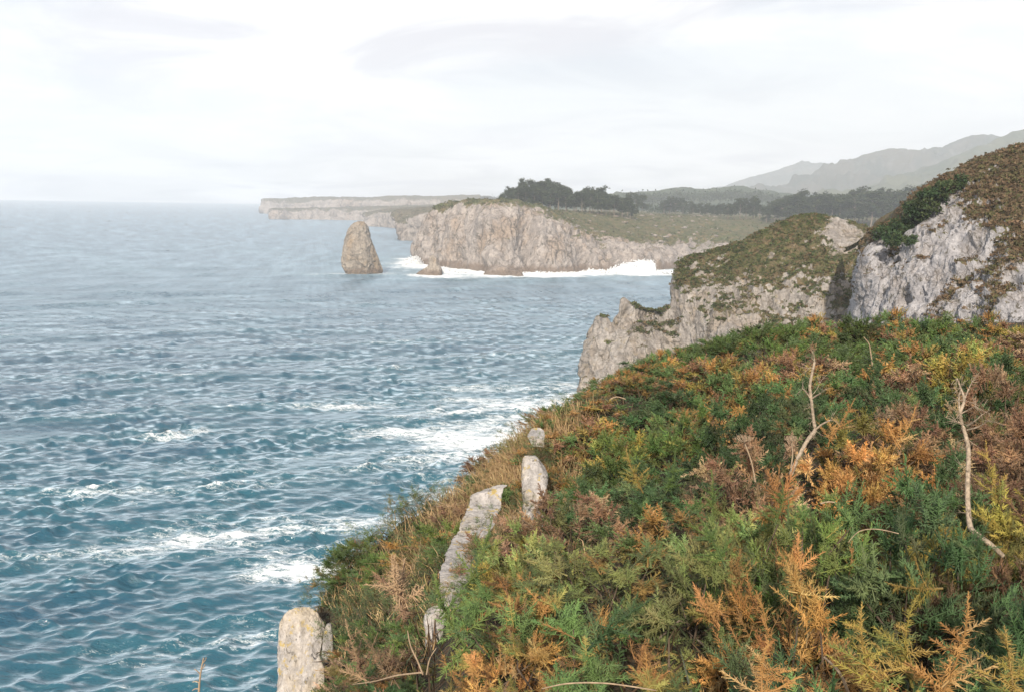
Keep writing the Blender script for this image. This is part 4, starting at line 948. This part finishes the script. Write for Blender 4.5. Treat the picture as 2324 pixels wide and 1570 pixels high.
def dead_stem(main, rad, branches, label, seed):
    pts = [P(*m) for m in main]; org = pts[-1]
    root = obj('leafless_shrub', None, loc=org); tag(root, label, 'dead stem')
    rad = list(np.array(rad) * .78)
    stem_obj('trunk', root, pts[::-1], rad[::-1], org, M_BARK, seed)
    rg = np.random.default_rng(seed); Vs, Fs, k = [], [], 0; src = [(P(*b[0][-1]), unit(P(*b[0][-1]) - P(*b[0][0]))) for b in branches] + [(pts[i], unit(rg.normal(0, 1, 3))) for i in range(0, len(pts) - 3)]
    for p0, dr in src:
        for _ in range(4):
            d1 = unit(dr + rg.normal(0, .75, 3)); l1 = rg.uniform(.04, .13); a = p0 + d1 * l1 * .5 + rg.normal(0, .008, 3); b_ = p0 + d1 * l1 + rg.normal(0, .015, 3)
            v, f = tube([p0, a, b_], [.0022, .0016, .0009], 4); Vs.append(v); Fs.append(f + k); k += len(v)
            for _ in range(2):
                e_ = a + unit(d1 + rg.normal(0, .8, 3)) * l1 * .45; v, f = tube([a, e_], [.0013, .0007], 3); Vs.append(v); Fs.append(f + k); k += len(v)
    obj('twigs', make_mesh('twigs', np.vstack(Vs) - org, np.vstack(Fs), mats=[M_BARK]), root)['kind'] = 'stuff'
    for i, (b, r) in enumerate(branches): stem_obj('branch', root, [P(*q) for q in b], np.array(r) * .75, org, M_BARK, seed + i + 1, 7)
    return root, org
root, org = dead_stem([(1849, 820, 7.6), (1845, 838, 7.6), (1838, 874, 7.6), (1840, 898, 7.6), (1843, 922, 7.6), (1846, 950, 7.6), (1849, 976, 7.58), (1835, 995, 7.5), (1812, 1036, 7.4), (1795, 1075, 7.4)], [.011, .014, .015, .017, .016, .017, .022, .021, .022, .024],
    [([(1840, 905, 7.6), (1830, 890, 7.58), (1822, 882, 7.56)], [.010, .008, .006]), ([(1841, 905, 7.6), (1852, 898, 7.55), (1862, 892, 7.5)], [.011, .010, .008]),
     ([(1849, 976, 7.58), (1866, 962, 7.55), (1884, 953, 7.5)], [.014, .011, .009]), ([(1845, 838, 7.6), (1839, 834, 7.58), (1836, 836, 7.58)], [.007, .006, .004]),
     ([(1840, 899, 7.6), (1852, 885, 7.7), (1861, 868, 7.75)], [.004, .003, .002])],
    'forked bare dead stem, broken off at the top, beside dry gorse', 31)
root2, org2 = dead_stem([(2172, 858, 6.1), (2180, 880, 6.1), (2188, 907, 6.05), (2179, 938, 6.0), (2184, 963, 6.0), (2193, 993, 5.95), (2198, 1023, 5.9), (2197, 1072, 5.8), (2196, 1121, 5.7), (2198, 1164, 5.6), (2203, 1197, 5.5), (2220, 1214, 5.4), (2250, 1236, 5.3), (2275, 1260, 5.3)], [.006, .009, .012, .015, .014, .017, .018, .019, .020, .021, .022, .020, .019, .019],
    [([(2181, 938, 6.0), (2196, 930, 5.97), (2214, 921, 5.9)], [.006, .005, .003]), ([(2195, 966, 5.97), (2212, 955, 5.9), (2228, 941, 5.85)], [.010, .008, .005]), ([(2195, 975, 5.97), (2220, 968, 5.9), (2241, 955, 5.85)], [.009, .006, .003]),
     ([(2184, 962, 6.0), (2176, 957, 6.0), (2173, 957, 6.0)], [.008, .006, .004]), ([(2179, 938, 6.0), (2176, 905, 6.05), (2181, 880, 6.1)], [.010, .007, .005]), ([(2188, 907, 6.05), (2197, 885, 6.1), (2206, 866, 6.1)], [.008, .006, .003])],
    'tall crooked bare dead stem with a bent foot', 47)
for k, (pts, rad, lab) in enumerate([
    ([(1980, 830, 15), (1976, 800, 15), (1972, 780, 15), (1960, 765, 15)], [.02, .018, .014, .01], 'thin dead stem near the top of the thicket below the white cliff'),
    ([(1230, 1562, 2.6), (1290, 1550, 2.55), (1380, 1550, 2.5), (1490, 1566, 2.5)], [.003, .004, .004, .003], 'long arching straw stem at the lower edge'),
    ([(925, 1430, 4.2), (932, 1465, 4.2), (948, 1500, 4.2), (960, 1530, 4.2)], [.004, .006, .007, .008], 'pale bent twig below the dead orange spray'),
    ([(990, 1470, 4.2), (975, 1495, 4.2), (968, 1530, 4.2)], [.003, .005, .007], 'short pale twig right of the pale bent twig'),
    ([(800, 1552, 5.2), (850, 1545, 5.0), (900, 1532, 4.8), (960, 1525, 4.6)], [.003, .006, .008, .009], 'pale twig lying low towards the cliff edge'),
    ([(2040, 1210, 4.7), (1990, 1200, 4.75), (1950, 1205, 4.8), (1925, 1230, 4.8)], [.004, .005, .004, .003], 'reddish twig arching over the dark hollow'),
    ([(1900, 1140, 5.6), (1880, 1138, 5.6), (1862, 1142, 5.6)], [.006, .008, .009], 'short dead twig below the forked stem'),
    ([(1420, 905, 14), (1400, 900, 14), (1385, 905, 14)], [.012, .014, .016], 'bent dead twig near the pinnacles'),
    ([(1870, 1490, 2.9), (1905, 1525, 2.85), (1925, 1570, 2.85)], [.006, .008, .009], 'brown dead branch slanting down in the front row')]):
    P3 = [P(*q) for q in pts]; V, F = rough_tube(P3, np.array(rad) * .6, 7, seed=60 + k); o = obj('dead_twig', make_mesh('dead_twig', V - P3[-1], F, mats=[M_TWIG]), loc=P3[-1]); tag(o, lab, 'twig')
# twig poking up in front of the sea
tp = [P(450, 1600, 4.0), P(452, 1560, 4.0), P(455, 1528, 4.0), P(462, 1492, 4.0)]
root3 = obj('dead_twig', None, loc=tp[0]); tag(root3, 'bare twig poking up in front of the dark water', 'twig')
stem_obj('stem', root3, tp, [.006, .005, .004, .003], tp[0], M_TWIG, 71, 6)
for k, b in enumerate([[(455, 1530, 4), (448, 1522, 4), (441, 1517, 4)], [(453, 1550, 4), (445, 1545, 4), (437, 1547, 4)], [(459, 1505, 4), (466, 1497, 4), (468, 1491, 4)], [(452, 1562, 4), (443, 1562, 4), (436, 1566, 4)], [(457, 1518, 4), (463, 1512, 4), (465, 1506, 4)]]):
    stem_obj('branch', root3, [P(*q) for q in b], [.003, .0025, .002], tp[0], M_TWIG, 80 + k, 5)
# dry umbel
def umbel(foot, head, d, rpx, label, seed):
    rg = np.random.default_rng(seed); a, b = P(*foot, d), P(*head, d); m = (a + b) / 2 + np.array((.012, 0, 0)); R = rpx / FPX * d
    r = obj('dry_umbel', None, loc=a); tag(r, label, 'seed head')
    stem_obj('stem', r, [a, m, b], [.0065, .0055, .0045], a, M_TWIG, seed, 7)
    Vs, Fs, k = [], [], 0
    for i in range(18):
        az = i * 2.4; q = R * math.sqrt((i + .8) / 18); tip = b + np.array((math.cos(az) * q, math.sin(az) * q, R * (.42 - .12 * (q / R) ** 2) + rg.normal(0, .004)))
        mid = (b + tip) / 2 + np.array((math.cos(az), math.sin(az), 0)) * q * .18
        v, f = tube([b, mid, tip], [.0022, .0018, .0014], 4); Vs.append(v); Fs.append(f + k); k += len(v)
        for j in range(7):
            t2 = tip + rg.normal(0, .006, 3) + np.array((0, 0, .010)); v, f = tube([tip, t2], [.0012, .002], 3); Vs.append(v); Fs.append(f + k); k += len(v)
    obj('seed_rays', make_mesh('seed_rays', np.vstack(Vs) - a, np.vstack(Fs), mats=[M_TWIG]), r)
umbel((1714, 1092), (1689, 1002), 6.2, 21, 'dry pale umbel seed head on a thin stalk', 5)
umbel((1795, 1060), (1796, 1000), 7.0, 14, 'smaller dry umbel at the foot of the forked stem', 6)

# ------------------------------------------------------------------ dry grass and undergrowth
def blades(pos, dirs, length, wid, bend, cols):
    n = len(pos); u, v, d = frames(dirs); side = unit(np.cross(d, RNG.normal(0, 1, (n, 3)))); fall = np.array((0, 0, -1.0)) + RNG.normal(0, .5, (n, 3))
    m = pos + d * (length * .55)[:, None]; t = pos + d * length[:, None] + fall * (bend * length)[:, None]
    w = wid[:, None] * side
    V = np.stack([pos - w, pos + w, m + w * .7, m - w * .7, t], 1).reshape(-1, 3); k = 5 * np.arange(n)[:, None]
    F = np.concatenate([k + [0, 1, 2], k + [0, 2, 3], k + [3, 2, 4]])
    return V, F, np.repeat(cols, 5, 0)
def grass_patch(name, centres, n, h, kind, label, wid=.004, spread=.35):
    c = np.array(centres)[RNG.integers(0, len(centres), n)]; xy = c + RNG.normal(0, spread, (n, 2)); e = edge_dist(xy); xy = xy[e > -.35]; z = ground(xy); keep = []
    for p in np.column_stack([xy, z + h * .6]):
        q = proj(p); keep.append(not any(x0 < q[0] < x1 and y0 < q[1] < y1 and q[2] < dd + .2 for x0, y0, x1, y1, dd in ROCKBOX))
    xy = xy[np.array(keep)]; n = len(xy)
    z = ground(xy); pos = np.column_stack([xy, z]); d = np.array((-.15, 0, 1.0)) + RNG.normal(0, .35, (n, 3))
    V, F, C = blades(pos, d, RNG.uniform(.5, 1.1, n) * h, np.full(n, wid), RNG.uniform(.1, .5, n), pick_cols(kind, pos, 9, .6))
    o = obj(name, make_mesh(name, V, F, {'Col': C}, smooth=False, mats=[M_GORSE])); tag(o, label, kind='stuff')
ga = [P(*q)[:2] for q in ((1190, 990, 14.6), (1170, 1010, 14.6), (1150, 1040, 14.3), (1130, 1060, 14), (1110, 1080, 13.8), (1070, 1110, 13.2), (1040, 1160, 12.3), (1010, 1200, 11.6), (1235, 950, 15.2), (1250, 990, 13))]
grass_patch('dry_grass', ga, 13000, .55, 'straw', 'straw coloured dry grass along the cliff edge', .006, .42)
gb = [P(*q)[:2] for q in ((740, 1300, 12), (780, 1280, 12.4), (700, 1390, 11.2), (760, 1400, 10.5), (860, 1300, 11.6), (930, 1250, 11.4), (830, 1400, 9.5), (900, 1420, 8), (980, 1330, 8.6))]
grass_patch('edge_turf', gb, 7000, .24, 'heath', 'low brown and green turf on the seaward slope', .010, .6)
grass_patch('edge_straw', gb, 2200, .34, 'straw', 'thin dry grass tips over the seaward slope', .006, .6)
def undergrowth():
    n = 26000; y = 1.6 + 26 * RNG.uniform(size=n) ** 1.2; x = RNG.uniform(-3, .66 * y + 1.5); xy = np.column_stack([x, y]); xy = xy[edge_dist(xy) > -.5]; n = len(xy)
    pos = np.column_stack([xy, ground(xy)]); d = np.array((0, 0, .7)) + RNG.normal(0, .6, (n, 3))
    kinds = np.array([(.06, .038, .022), (.04, .028, .018), (.03, .04, .016), (.09, .06, .035)])[RNG.integers(0, 4, n)]
    V, F, C = blades(pos, d, RNG.uniform(.12, .42, n), .004 + .0006 * xy[:, 1], RNG.uniform(0, .4, n), kinds * RNG.uniform(.7, 1.2, (n, 1)))
    o = obj('undergrowth', make_mesh('undergrowth', V, F, {'Col': C}, smooth=False, mats=[M_GORSE])); tag(o, 'dead twigs and litter under the gorse', kind='stuff')
undergrowth()

# ------------------------------------------------------------------ heath on the far slopes
M_LEAF = foliage_material('leaf_clumps', .2, .7, .15, .15)
def tufts(name, G, veg, n, size, lo, pal, label, seed, leaves=9, flat=.6, maskf=None):
    rg = np.random.default_rng(seed); p = G.reshape(-1, 3); w = (veg.ravel() > lo).astype(float)
    if maskf is not None: w = w * maskf(p)
    w[~np.isfinite(w)] = 0; idx = rg.choice(len(p), n, p=w / w.sum()); c = p[idx] + rg.normal(0, size * .5, (n, 3)) * (1, 1, .1)
    s = size * rg.uniform(.4, 1.3, n) ; a = rg.uniform(0, 6.28, (n, leaves)); z = rg.uniform(0, 1, (n, leaves)); q = np.sqrt(1 - z * z)
    o = np.stack([np.cos(a) * q, np.sin(a) * q, z * flat], -1) * s[:, None, None] * rg.uniform(.5, 1, (n, leaves, 1)); cc = (c[:, None] + o).reshape(-1, 3)
    m = len(cc); t1 = unit(rg.normal(0, 1, (m, 3))); t2 = unit(np.cross(t1, rg.normal(0, 1, (m, 3)))); ls = np.repeat(s, leaves)[:, None] * rg.uniform(.28, .6, (m, 1))
    V = np.stack([cc - t1 * ls, cc + t2 * ls, cc + t1 * ls], 1).reshape(-1, 3); F = np.arange(3 * m).reshape(m, 3)
    cl = np.array(pal)[rg.integers(0, len(pal), n)] * rg.uniform(.7, 1.25, (n, 1)); C = np.repeat(np.repeat(cl, leaves, 0) * rg.uniform(.8, 1.2, (m, 1)), 3, 0)
    ob = obj(name, make_mesh(name, V, F, {'Col': C}, smooth=False, mats=[M_LEAF])); tag(ob, label, kind='stuff')
HPAL = [(.060, .075, .026), (.085, .085, .034), (.11, .080, .042), (.048, .062, .024)]
tufts('promontory_heath', PG[:, :240], Pveg[:, :240], 7000, .55, .52, HPAL, 'low heath and turf over the promontory', 1)
tufts('hill_heath', QG[:, :226], Qveg[:, :226], 9000, .42, .52, [(.10, .072, .042), (.13, .092, .055), (.075, .070, .03), (.12, .078, .046)], 'brown heath covering the hill above the white cliff', 2)
tufts('plateau_scrub', HG[:, :208], Hveg[:, :208], 4200, 1.3, .6, [(.055, .07, .026), (.08, .09, .035), (.10, .085, .045)], 'low scrub on the grassy headland slopes', 3, 7)
# shrubs along the top of the white cliff
def clump_mesh(name, n, seed, pal, leaf=.10, nl=26, shape=(1, 1, .9)):
    rg = np.random.default_rng(seed); z = rg.uniform(-.2, 1, n); a = rg.uniform(0, 6.28, n); q = np.sqrt(1 - np.clip(z, 0, 1) ** 2); d = np.stack([q * np.cos(a), q * np.sin(a), z], 1)
    c = d * (rg.uniform(.35, 1, n) ** .5 * (1 + .5 * fbm(d * 1.9 + seed, 2, seed=seed)))[:, None] * shape
    cc = (c[:, None] + rg.normal(0, .10, (n, nl, 3))).reshape(-1, 3); m = len(cc)
    t1 = unit(rg.normal(0, 1, (m, 3))); t2 = unit(np.cross(t1, rg.normal(0, 1, (m, 3)))); s = leaf * rg.uniform(.5, 1.3, (m, 1))
    V = np.stack([cc - t1 * s, cc + t2 * s * .6, cc + t1 * s, cc - t2 * s * .6], 1).reshape(-1, 3); k = 4 * np.arange(m)[:, None]; F = np.concatenate([k + [0, 1, 2], k + [0, 2, 3]])
    cl = np.array(pal)[rg.integers(0, len(pal), n)] * rg.uniform(.7, 1.3, (n, 1)); C = np.repeat(np.repeat(cl, nl, 0) * rg.uniform(.8, 1.2, (m, 1)), 4, 0)
    return make_mesh(name, V, F, {'Col': C}, smooth=False, mats=[M_LEAF])
SHR = [clump_mesh('shrub', 34, 700 + i, [(.030, .055, .022), (.045, .075, .028), (.06, .08, .03)]) for i in range(3)]
for i, (px, py, d, r, lab) in enumerate([(2010, 530, 121, 1.3, 'dark shrub at the seaward lip of the white cliff'), (2030, 520, 122, 1.5, 'second dark shrub along the lip of the white cliff'), (2050, 512, 122, 1.4, 'third dark shrub along the lip of the white cliff'), (2070, 505, 122, 1.2, 'shrub in the notch on top of the white cliff'),
        (2080, 490, 121, 1.3, 'lowest of the dark shrubs climbing the cliff crest'), (2086, 470, 120.5, 1.6, 'dense dark shrub above the notch of the cliff crest'), (2102, 455, 120, 1.7, 'largest dark shrub on the cliff crest'), (2122, 440, 119.5, 1.5, 'shrub just inland of the largest crest shrub'), (2150, 420, 119, 1.2, 'smaller shrub higher on the heath hill crest'), (2172, 410, 118.5, 1.1, 'topmost shrub on the heath hill crest'),
        (2040, 545, 117, 1.2, 'shrub clinging just below the lip of the white cliff'), (2060, 540, 116, .9, 'little shrub clinging in a crack of the white cliff')]):
    o = obj('shrub', SHR[i % 3], loc=P(px, py, d - 5) - (0, 0, r * .45), rot=(0, 0, i * 1.7), scale=(r * 1.35, r * 1.35, r * 1.3)); tag(o, lab, 'shrub', 'shrubs on the white cliff')

# ------------------------------------------------------------------ eucalyptus trees
M_TRUNK = plain_material('tree_bark', (0.20, 0.16, 0.125), .9, .3, 3)
def tree_mesh(seed, low=.2, wide=.26):
    rg = np.random.default_rng(seed); Vs, Fs, k = [], [], 0
    top = np.array((rg.normal(0, .03), rg.normal(0, .03), .9)); pts = [np.zeros(3), top * .35 + rg.normal(0, .008, 3), top * .7 + rg.normal(0, .012, 3), top]
    v, f = tube(catmull(pts, 9), np.linspace(.017, .003, 9), 6); Vs.append(v); Fs.append(f); k = len(v); tips = [top]
    for i in range(15):
        h = rg.uniform(low, .88); a = i * 2.4 + rg.normal(0, .3); r = wide * (1 - ((h - low) / (1 - low)) ** 1.6 * .65) * rg.uniform(.5, 1.1)
        b = np.array((top[0] * h / .9, top[1] * h / .9, h)); e = b + np.array((math.cos(a) * r, math.sin(a) * r, rg.uniform(.05, .15))); m = (b + e) / 2 + np.array((0, 0, .02))
        v, f = tube([b, m, e], [.007, .005, .002], 5); Vs.append(v); Fs.append(f + k); k += len(v); tips += [e, (m + e) / 2 + np.array((0, 0, .02))]
    tr = make_mesh('tree_trunk', np.vstack(Vs), np.vstack(Fs), mats=[M_TRUNK])
    tips = np.array(tips); n = 105; c = tips[rg.integers(0, len(tips), n)] + rg.normal(0, (.05, .05, .045), (n, 3)); nl = 30
    cc = (c[:, None] + rg.normal(0, 1, (n, nl, 3)) * np.array((.034, .034, .022))).reshape(-1, 3); m = len(cc)
    t1 = unit(rg.normal(0, 1, (m, 3)) * (1, 1, .6)); t2 = unit(np.cross(t1, rg.normal(0, 1, (m, 3)))); s = .023 * rg.uniform(.5, 1.3, (m, 1))
    V = np.stack([cc - t1 * s, cc + t2 * s * .7, cc + t1 * s, cc - t2 * s * .7], 1).reshape(-1, 3); q = 4 * np.arange(m)[:, None]; F = np.concatenate([q + [0, 1, 2], q + [0, 2, 3]])
    pal = np.array([(.034, .050, .022), (.045, .062, .027), (.058, .070, .032), (.040, .055, .030)])
    C = np.repeat(np.repeat(pal[rg.integers(0, 4, n)] * rg.uniform(.75, 1.25, (n, 1)), nl, 0), 4, 0)
    return tr, make_mesh('tree_crown', V, F, {'Col': C}, smooth=False, mats=[M_LEAF])
TREES = [tree_mesh(900 + i, .14 + .05 * (i % 3), .23 + .03 * (i % 2)) for i in range(6)]
HP = HG[:, 96:].reshape(-1, 3)
def land_z(x, y):
    i = np.argmin((HP[:, 0] - x) ** 2 + (HP[:, 1] - y) ** 2); return HP[i, 2]
ORD = 'first second third fourth fifth sixth seventh eighth ninth tenth eleventh twelfth thirteenth fourteenth fifteenth sixteenth seventeenth eighteenth nineteenth twentieth twenty-first twenty-second twenty-third twenty-fourth twenty-fifth twenty-sixth twenty-seventh twenty-eighth'.split()
def tree_row(pxs, d, env, text, group, seed, fac=1.0, wide=1.0, jit=10):
    rg = np.random.default_rng(seed); ex = [e[0] for e in env]; ey = [e[1] for e in env]
    for i, px in enumerate(pxs):
        dd = d + rg.uniform(-jit, jit); py = np.interp(px, ex, ey); t = P(px, py, dd); z = land_z(t[0], dd); h = (t[2] - z) * fac * rg.uniform(.88, 1.04)
        tr, cr = TREES[rg.integers(0, 6)]
        r = obj('eucalyptus_tree', None, loc=(t[0], dd, z - .3), rot=(0, 0, rg.uniform(0, 6.28)), scale=(h * wide * rg.uniform(.85, 1.15),) * 2 + (h,))
        obj('trunk', tr, r); obj('crown', cr, r)
        tag(r, text % ORD[i], 'tree', group)
E1 = [(1125, 455), (1144, 434), (1165, 424), (1202, 413), (1225, 410), (1250, 410), (1275, 421), (1297, 433), (1315, 437), (1330, 428), (1369, 429), (1389, 440), (1414, 446), (1440, 452)]
tree_row(np.linspace(1140, 1432, 17), 712, E1, '%s eucalyptus from the sea in the front row of the headland clump', 'eucalyptus clump on the headland', 1, .93, 1.3)
tree_row(np.linspace(1132, 1425, 16), 745, E1, '%s eucalyptus from the sea in the middle row of the headland clump', 'eucalyptus clump on the headland', 2, 1, 1.3)
tree_row(np.linspace(1140, 1415, 14), 780, E1, '%s eucalyptus from the sea in the back row of the headland clump', 'eucalyptus clump on the headland', 3, 1, 1.3)
tree_row([1188], 735, [(1188, 403)], '%s and tallest eucalyptus tuft rising above the headland clump', 'eucalyptus clump on the headland', 4, 1, .6, 1)
tree_row([1428, 1445, 1458], 960, [(1420, 440), (1445, 437), (1464, 447)], '%s paler tree from the sea just behind the headland clump', 'pale trees behind the headland clump', 5, 1, 1.2)
tree_row([1508, 1522, 1536, 1552, 1570], 1020, [(1500, 456), (1530, 443), (1570, 456)], '%s hazy tree from the sea in the small round grove', 'round grove inland', 6, 1, 1.4)
tree_row([1574, 1590, 1606, 1622, 1636], 900, [(1570, 466), (1591, 458), (1636, 464)], '%s tree from the sea in the low grove before the big round one', 'low grove on the plateau', 7, 1, 1.4)
tree_row([1654, 1668, 1682, 1696, 1712, 1726], 850, [(1650, 462), (1690, 442), (1712, 446), (1730, 464)], '%s tree from the sea in the dark round grove on the plateau', 'dark round grove on the plateau', 8, 1, 1.25)
E2 = [(1737, 462), (1770, 452), (1823, 437), (1889, 440), (1921, 437), (1951, 427), (1987, 430), (2027, 433), (2063, 427), (2106, 420), (2140, 420)]
tree_row(np.linspace(1742, 2130, 22), 810, E2, '%s tree from the sea in the front row of the long belt', 'long tree belt behind the promontory', 9, .92, 1.4)
tree_row(np.linspace(1750, 2140, 22), 850, E2, '%s tree from the sea in the back row of the long belt', 'long tree belt behind the promontory', 10, 1, 1.4)
# far woods that read as one mass
def far_wood(name, pts, d, n, h, label, seed, spread=60):
    rg = np.random.default_rng(seed); t = rg.uniform(0, 1, n); ex = np.linspace(0, 1, len(pts)); px = np.interp(t, ex, [p[0] for p in pts]); py = np.interp(t, ex, [p[1] for p in pts])
    base = np.array([P(a, b, d + rg.uniform(-spread, spread)) for a, b in zip(px, py)]) - (0, 0, h * .35); hh = h * rg.uniform(.6, 1.25, n); nl = 26
    o = rg.normal(0, 1, (n, nl, 3)) * np.array((.34, .34, .30)) * hh[:, None, None]; cc = (base[:, None] + o).reshape(-1, 3); m = len(cc)
    t1 = unit(rg.normal(0, 1, (m, 3))); t2 = unit(np.cross(t1, rg.normal(0, 1, (m, 3)))); s = np.repeat(hh, nl)[:, None] * .16
    V = np.stack([cc - t1 * s, cc + t2 * s, cc + t1 * s], 1).reshape(-1, 3); C = np.repeat(np.repeat(np.array([(.035, .05, .026)]) * rg.uniform(.75, 1.3, (n, 1)), nl, 0), 3, 0)
    tag(obj(name, make_mesh(name, V, np.arange(3 * m).reshape(m, 3), {'Col': C}, smooth=False, mats=[M_LEAF])), label, kind='stuff')
far_wood('far_woodland', [(1380, 452), (1450, 446), (1530, 440), (1600, 441), (1660, 436), (1720, 441), (1800, 449), (1950, 455), (2100, 455)], 1600, 380, 14, 'hazy wood on the low inland ridge', 1)
far_wood('far_woodland', [(1470, 470), (1600, 470), (1750, 472), (1950, 478), (2150, 480)], 1150, 260, 9, 'scattered hazy trees on the plain behind the groves', 2, 120)
far_wood('far_woodland', [(880, 456), (960, 454), (1040, 452), (1130, 448)], 3400, 200, 16, 'faint wood on top of the farthest headland', 3, 50)

# ------------------------------------------------------------------ breaking waves
def foam_material():
    m, t = nt('white_spray'); g = N(t)
    b = g.n('ShaderNodeBsdfPrincipled', {'Base Color': (.86, .87, .88, 1), 'Roughness': .9}); tr = g.n('ShaderNodeBsdfTranslucent', {'Color': (.86, .87, .88, 1)})
    g.out(g.n('ShaderNodeMixShader', {0: .5, 1: b.outputs[0], 2: tr.outputs[0]}).outputs[0]); return m
M_SPRAY = foam_material()
_ph = (1 + 5 ** .5) / 2
ICO_V = unit(np.array([(-1, _ph, 0), (1, _ph, 0), (-1, -_ph, 0), (1, -_ph, 0), (0, -1, _ph), (0, 1, _ph), (0, -1, -_ph), (0, 1, -_ph), (_ph, 0, -1), (_ph, 0, 1), (-_ph, 0, -1), (-_ph, 0, 1)]))
ICO_F = np.array([(0, 11, 5), (0, 5, 1), (0, 1, 7), (0, 7, 10), (0, 10, 11), (1, 5, 9), (5, 11, 4), (11, 10, 2), (10, 7, 6), (7, 1, 8), (3, 9, 4), (3, 4, 2), (3, 2, 6), (3, 6, 8), (3, 8, 9), (4, 9, 5), (2, 4, 11), (6, 2, 10), (8, 6, 7), (9, 8, 1)])
def breaking_wave(prof, base_y, n, label, seed, depth=5.0, rmax=.5):
    """prof: (px, py) top line of the white water; a billowing wall of foam below it with n drops thrown off"""
    rg = np.random.default_rng(seed); nu, nv = 120, 30
    px = np.linspace(prof[0][0], prof[-1][0], nu); top = np.interp(px, [p[0] for p in prof], [p[1] for p in prof])
    W = np.array([S(x, base_y) for x in px]); h = np.array([max(P(x, t, w_[1])[2], .25) for x, t, w_ in zip(px, top, W)])
    ta = np.linspace(0, math.pi, nv); taper = np.sin(np.linspace(0, math.pi, nu)) ** .35
    G = np.stack([np.repeat(W[:, :1], nv, 1), W[:, 1:2] - (np.cos(ta)[None] * depth * taper[:, None] * (.35 + .65 * np.minimum(1, h / 4))[:, None]), h[:, None] * np.sin(ta)[None] ** .8 - .4], -1)
    nrm = grid_normals(G); nrm *= np.where(nrm[..., 2:3].mean() < 0, -1, 1)
    hh = np.minimum(1, h / 5)[:, None, None]
    for size, amp in ((3.2, 1.5), (1.3, .8), (.55, .35)):
        G = G + nrm * fbm(G.reshape(-1, 3) / size + seed, 3, .6, seed=seed).reshape(nu, nv, 1) * amp * (.25 + .75 * hh)
    org = np.array((W[:, 0].mean(), W[:, 1].mean(), 0)); V = G.reshape(-1, 3) - org; q = grid_faces(nu, nv); F = np.vstack([q[:, :3], q[:, [0, 2, 3]]])
    i = rg.integers(0, nu, n); f = rg.uniform(0, 1, n); c = np.stack([W[i, 0] + rg.normal(0, .6, n), W[i, 1] + rg.normal(0, depth * .6, n), h[i] * rg.uniform(.2, 1.12, n)], 1) - org
    r = rmax * rg.uniform(.15, 1, n) ** 2
    F = np.vstack([F, (ICO_F[None] + 12 * np.arange(n)[:, None, None]).reshape(-1, 3) + len(V)]); V = np.vstack([V, (c[:, None] + ICO_V[None] * r[:, None, None]).reshape(-1, 3)])
    o = obj('breaking_wave', make_mesh('breaking_wave', V, F, mats=[M_SPRAY]), loc=org); tag(o, label, 'wave')
breaking_wave([(1310, 619), (1340, 612), (1375, 614), (1392, 607), (1405, 603), (1418, 596), (1428, 594), (1438, 595), (1450, 590), (1462, 591), (1478, 592), (1486, 598), (1488, 612), (1500, 614), (1520, 616)], 622, 1200, 'white burst of surf in the cove between headland and promontory', 1)
breaking_wave([(915, 598), (925, 588), (935, 584), (945, 583), (953, 588), (958, 598)], 602, 500, 'burst of surf behind the small pointed sea stack', 2, 4)
breaking_wave([(1003, 607), (1030, 612), (1060, 616), (1095, 619)], 622, 500, 'low line of surf between small stack and shore rock', 3, 4, .4)
breaking_wave([(1188, 619), (1220, 617), (1260, 619), (1310, 618)], 624, 500, 'low line of surf below the headland cliff face', 4, 4, .4)

def outcrops():
    rg = np.random.default_rng(4); p = HG[235:405, 92:184].reshape(-1, 3); v = Hveg[235:405, 92:184].ravel(); ok = p[(v > .5) & (p[:, 2] > 6) & (p[:, 2] < 33)]
    n = 170; c = ok[rg.integers(0, len(ok), n)]; r = rg.uniform(.4, 1.6, n) ** 1.3
    sc_ = np.stack([r * rg.uniform(.8, 2.0, n), r, r * rg.uniform(.4, .8, n)], 1)
    V = (c[:, None] + ICO_V[None] * sc_[:, None] * rg.uniform(.65, 1.3, (n, 12, 1))).reshape(-1, 3); F = (ICO_F[None] + 12 * np.arange(n)[:, None, None]).reshape(-1, 3)
    tag(obj('limestone_outcrops', make_mesh('limestone_outcrops', V, F, {'veg': np.full(len(V), -1.0)}, smooth=False, mats=[M_HEAD])), 'pale limestone outcrops strewn over the grassy headland slope', kind='stuff')
outcrops()

# ------------------------------------------------------------------ hazy sea air
def haze():
    x0, x1, y0, y1, z0, z1 = -8600, 5600, -300, 8600, -9, 760
    V = [(x, y, z) for x in (x0, x1) for y in (y0, y1) for z in (z0, z1)]
    F = [(0, 1, 3, 2), (4, 6, 7, 5), (0, 4, 5, 1), (2, 3, 7, 6), (0, 2, 6, 4), (1, 5, 7, 3)]
    m, t = nt('sea_haze'); g = N(t)
    v = g.n('ShaderNodeVolumePrincipled', {'Color': (.86, .92, 1.0, 1), 'Density': 2.2e-4, 'Anisotropy': 0.0})
    g.n('ShaderNodeOutputMaterial', {'Volume': v.outputs[0]})
    o = obj('haze', make_mesh('haze', np.array(V, float), np.array(F), smooth=False, mats=[m])); tag(o, 'pale sea haze', kind='stuff')
haze()
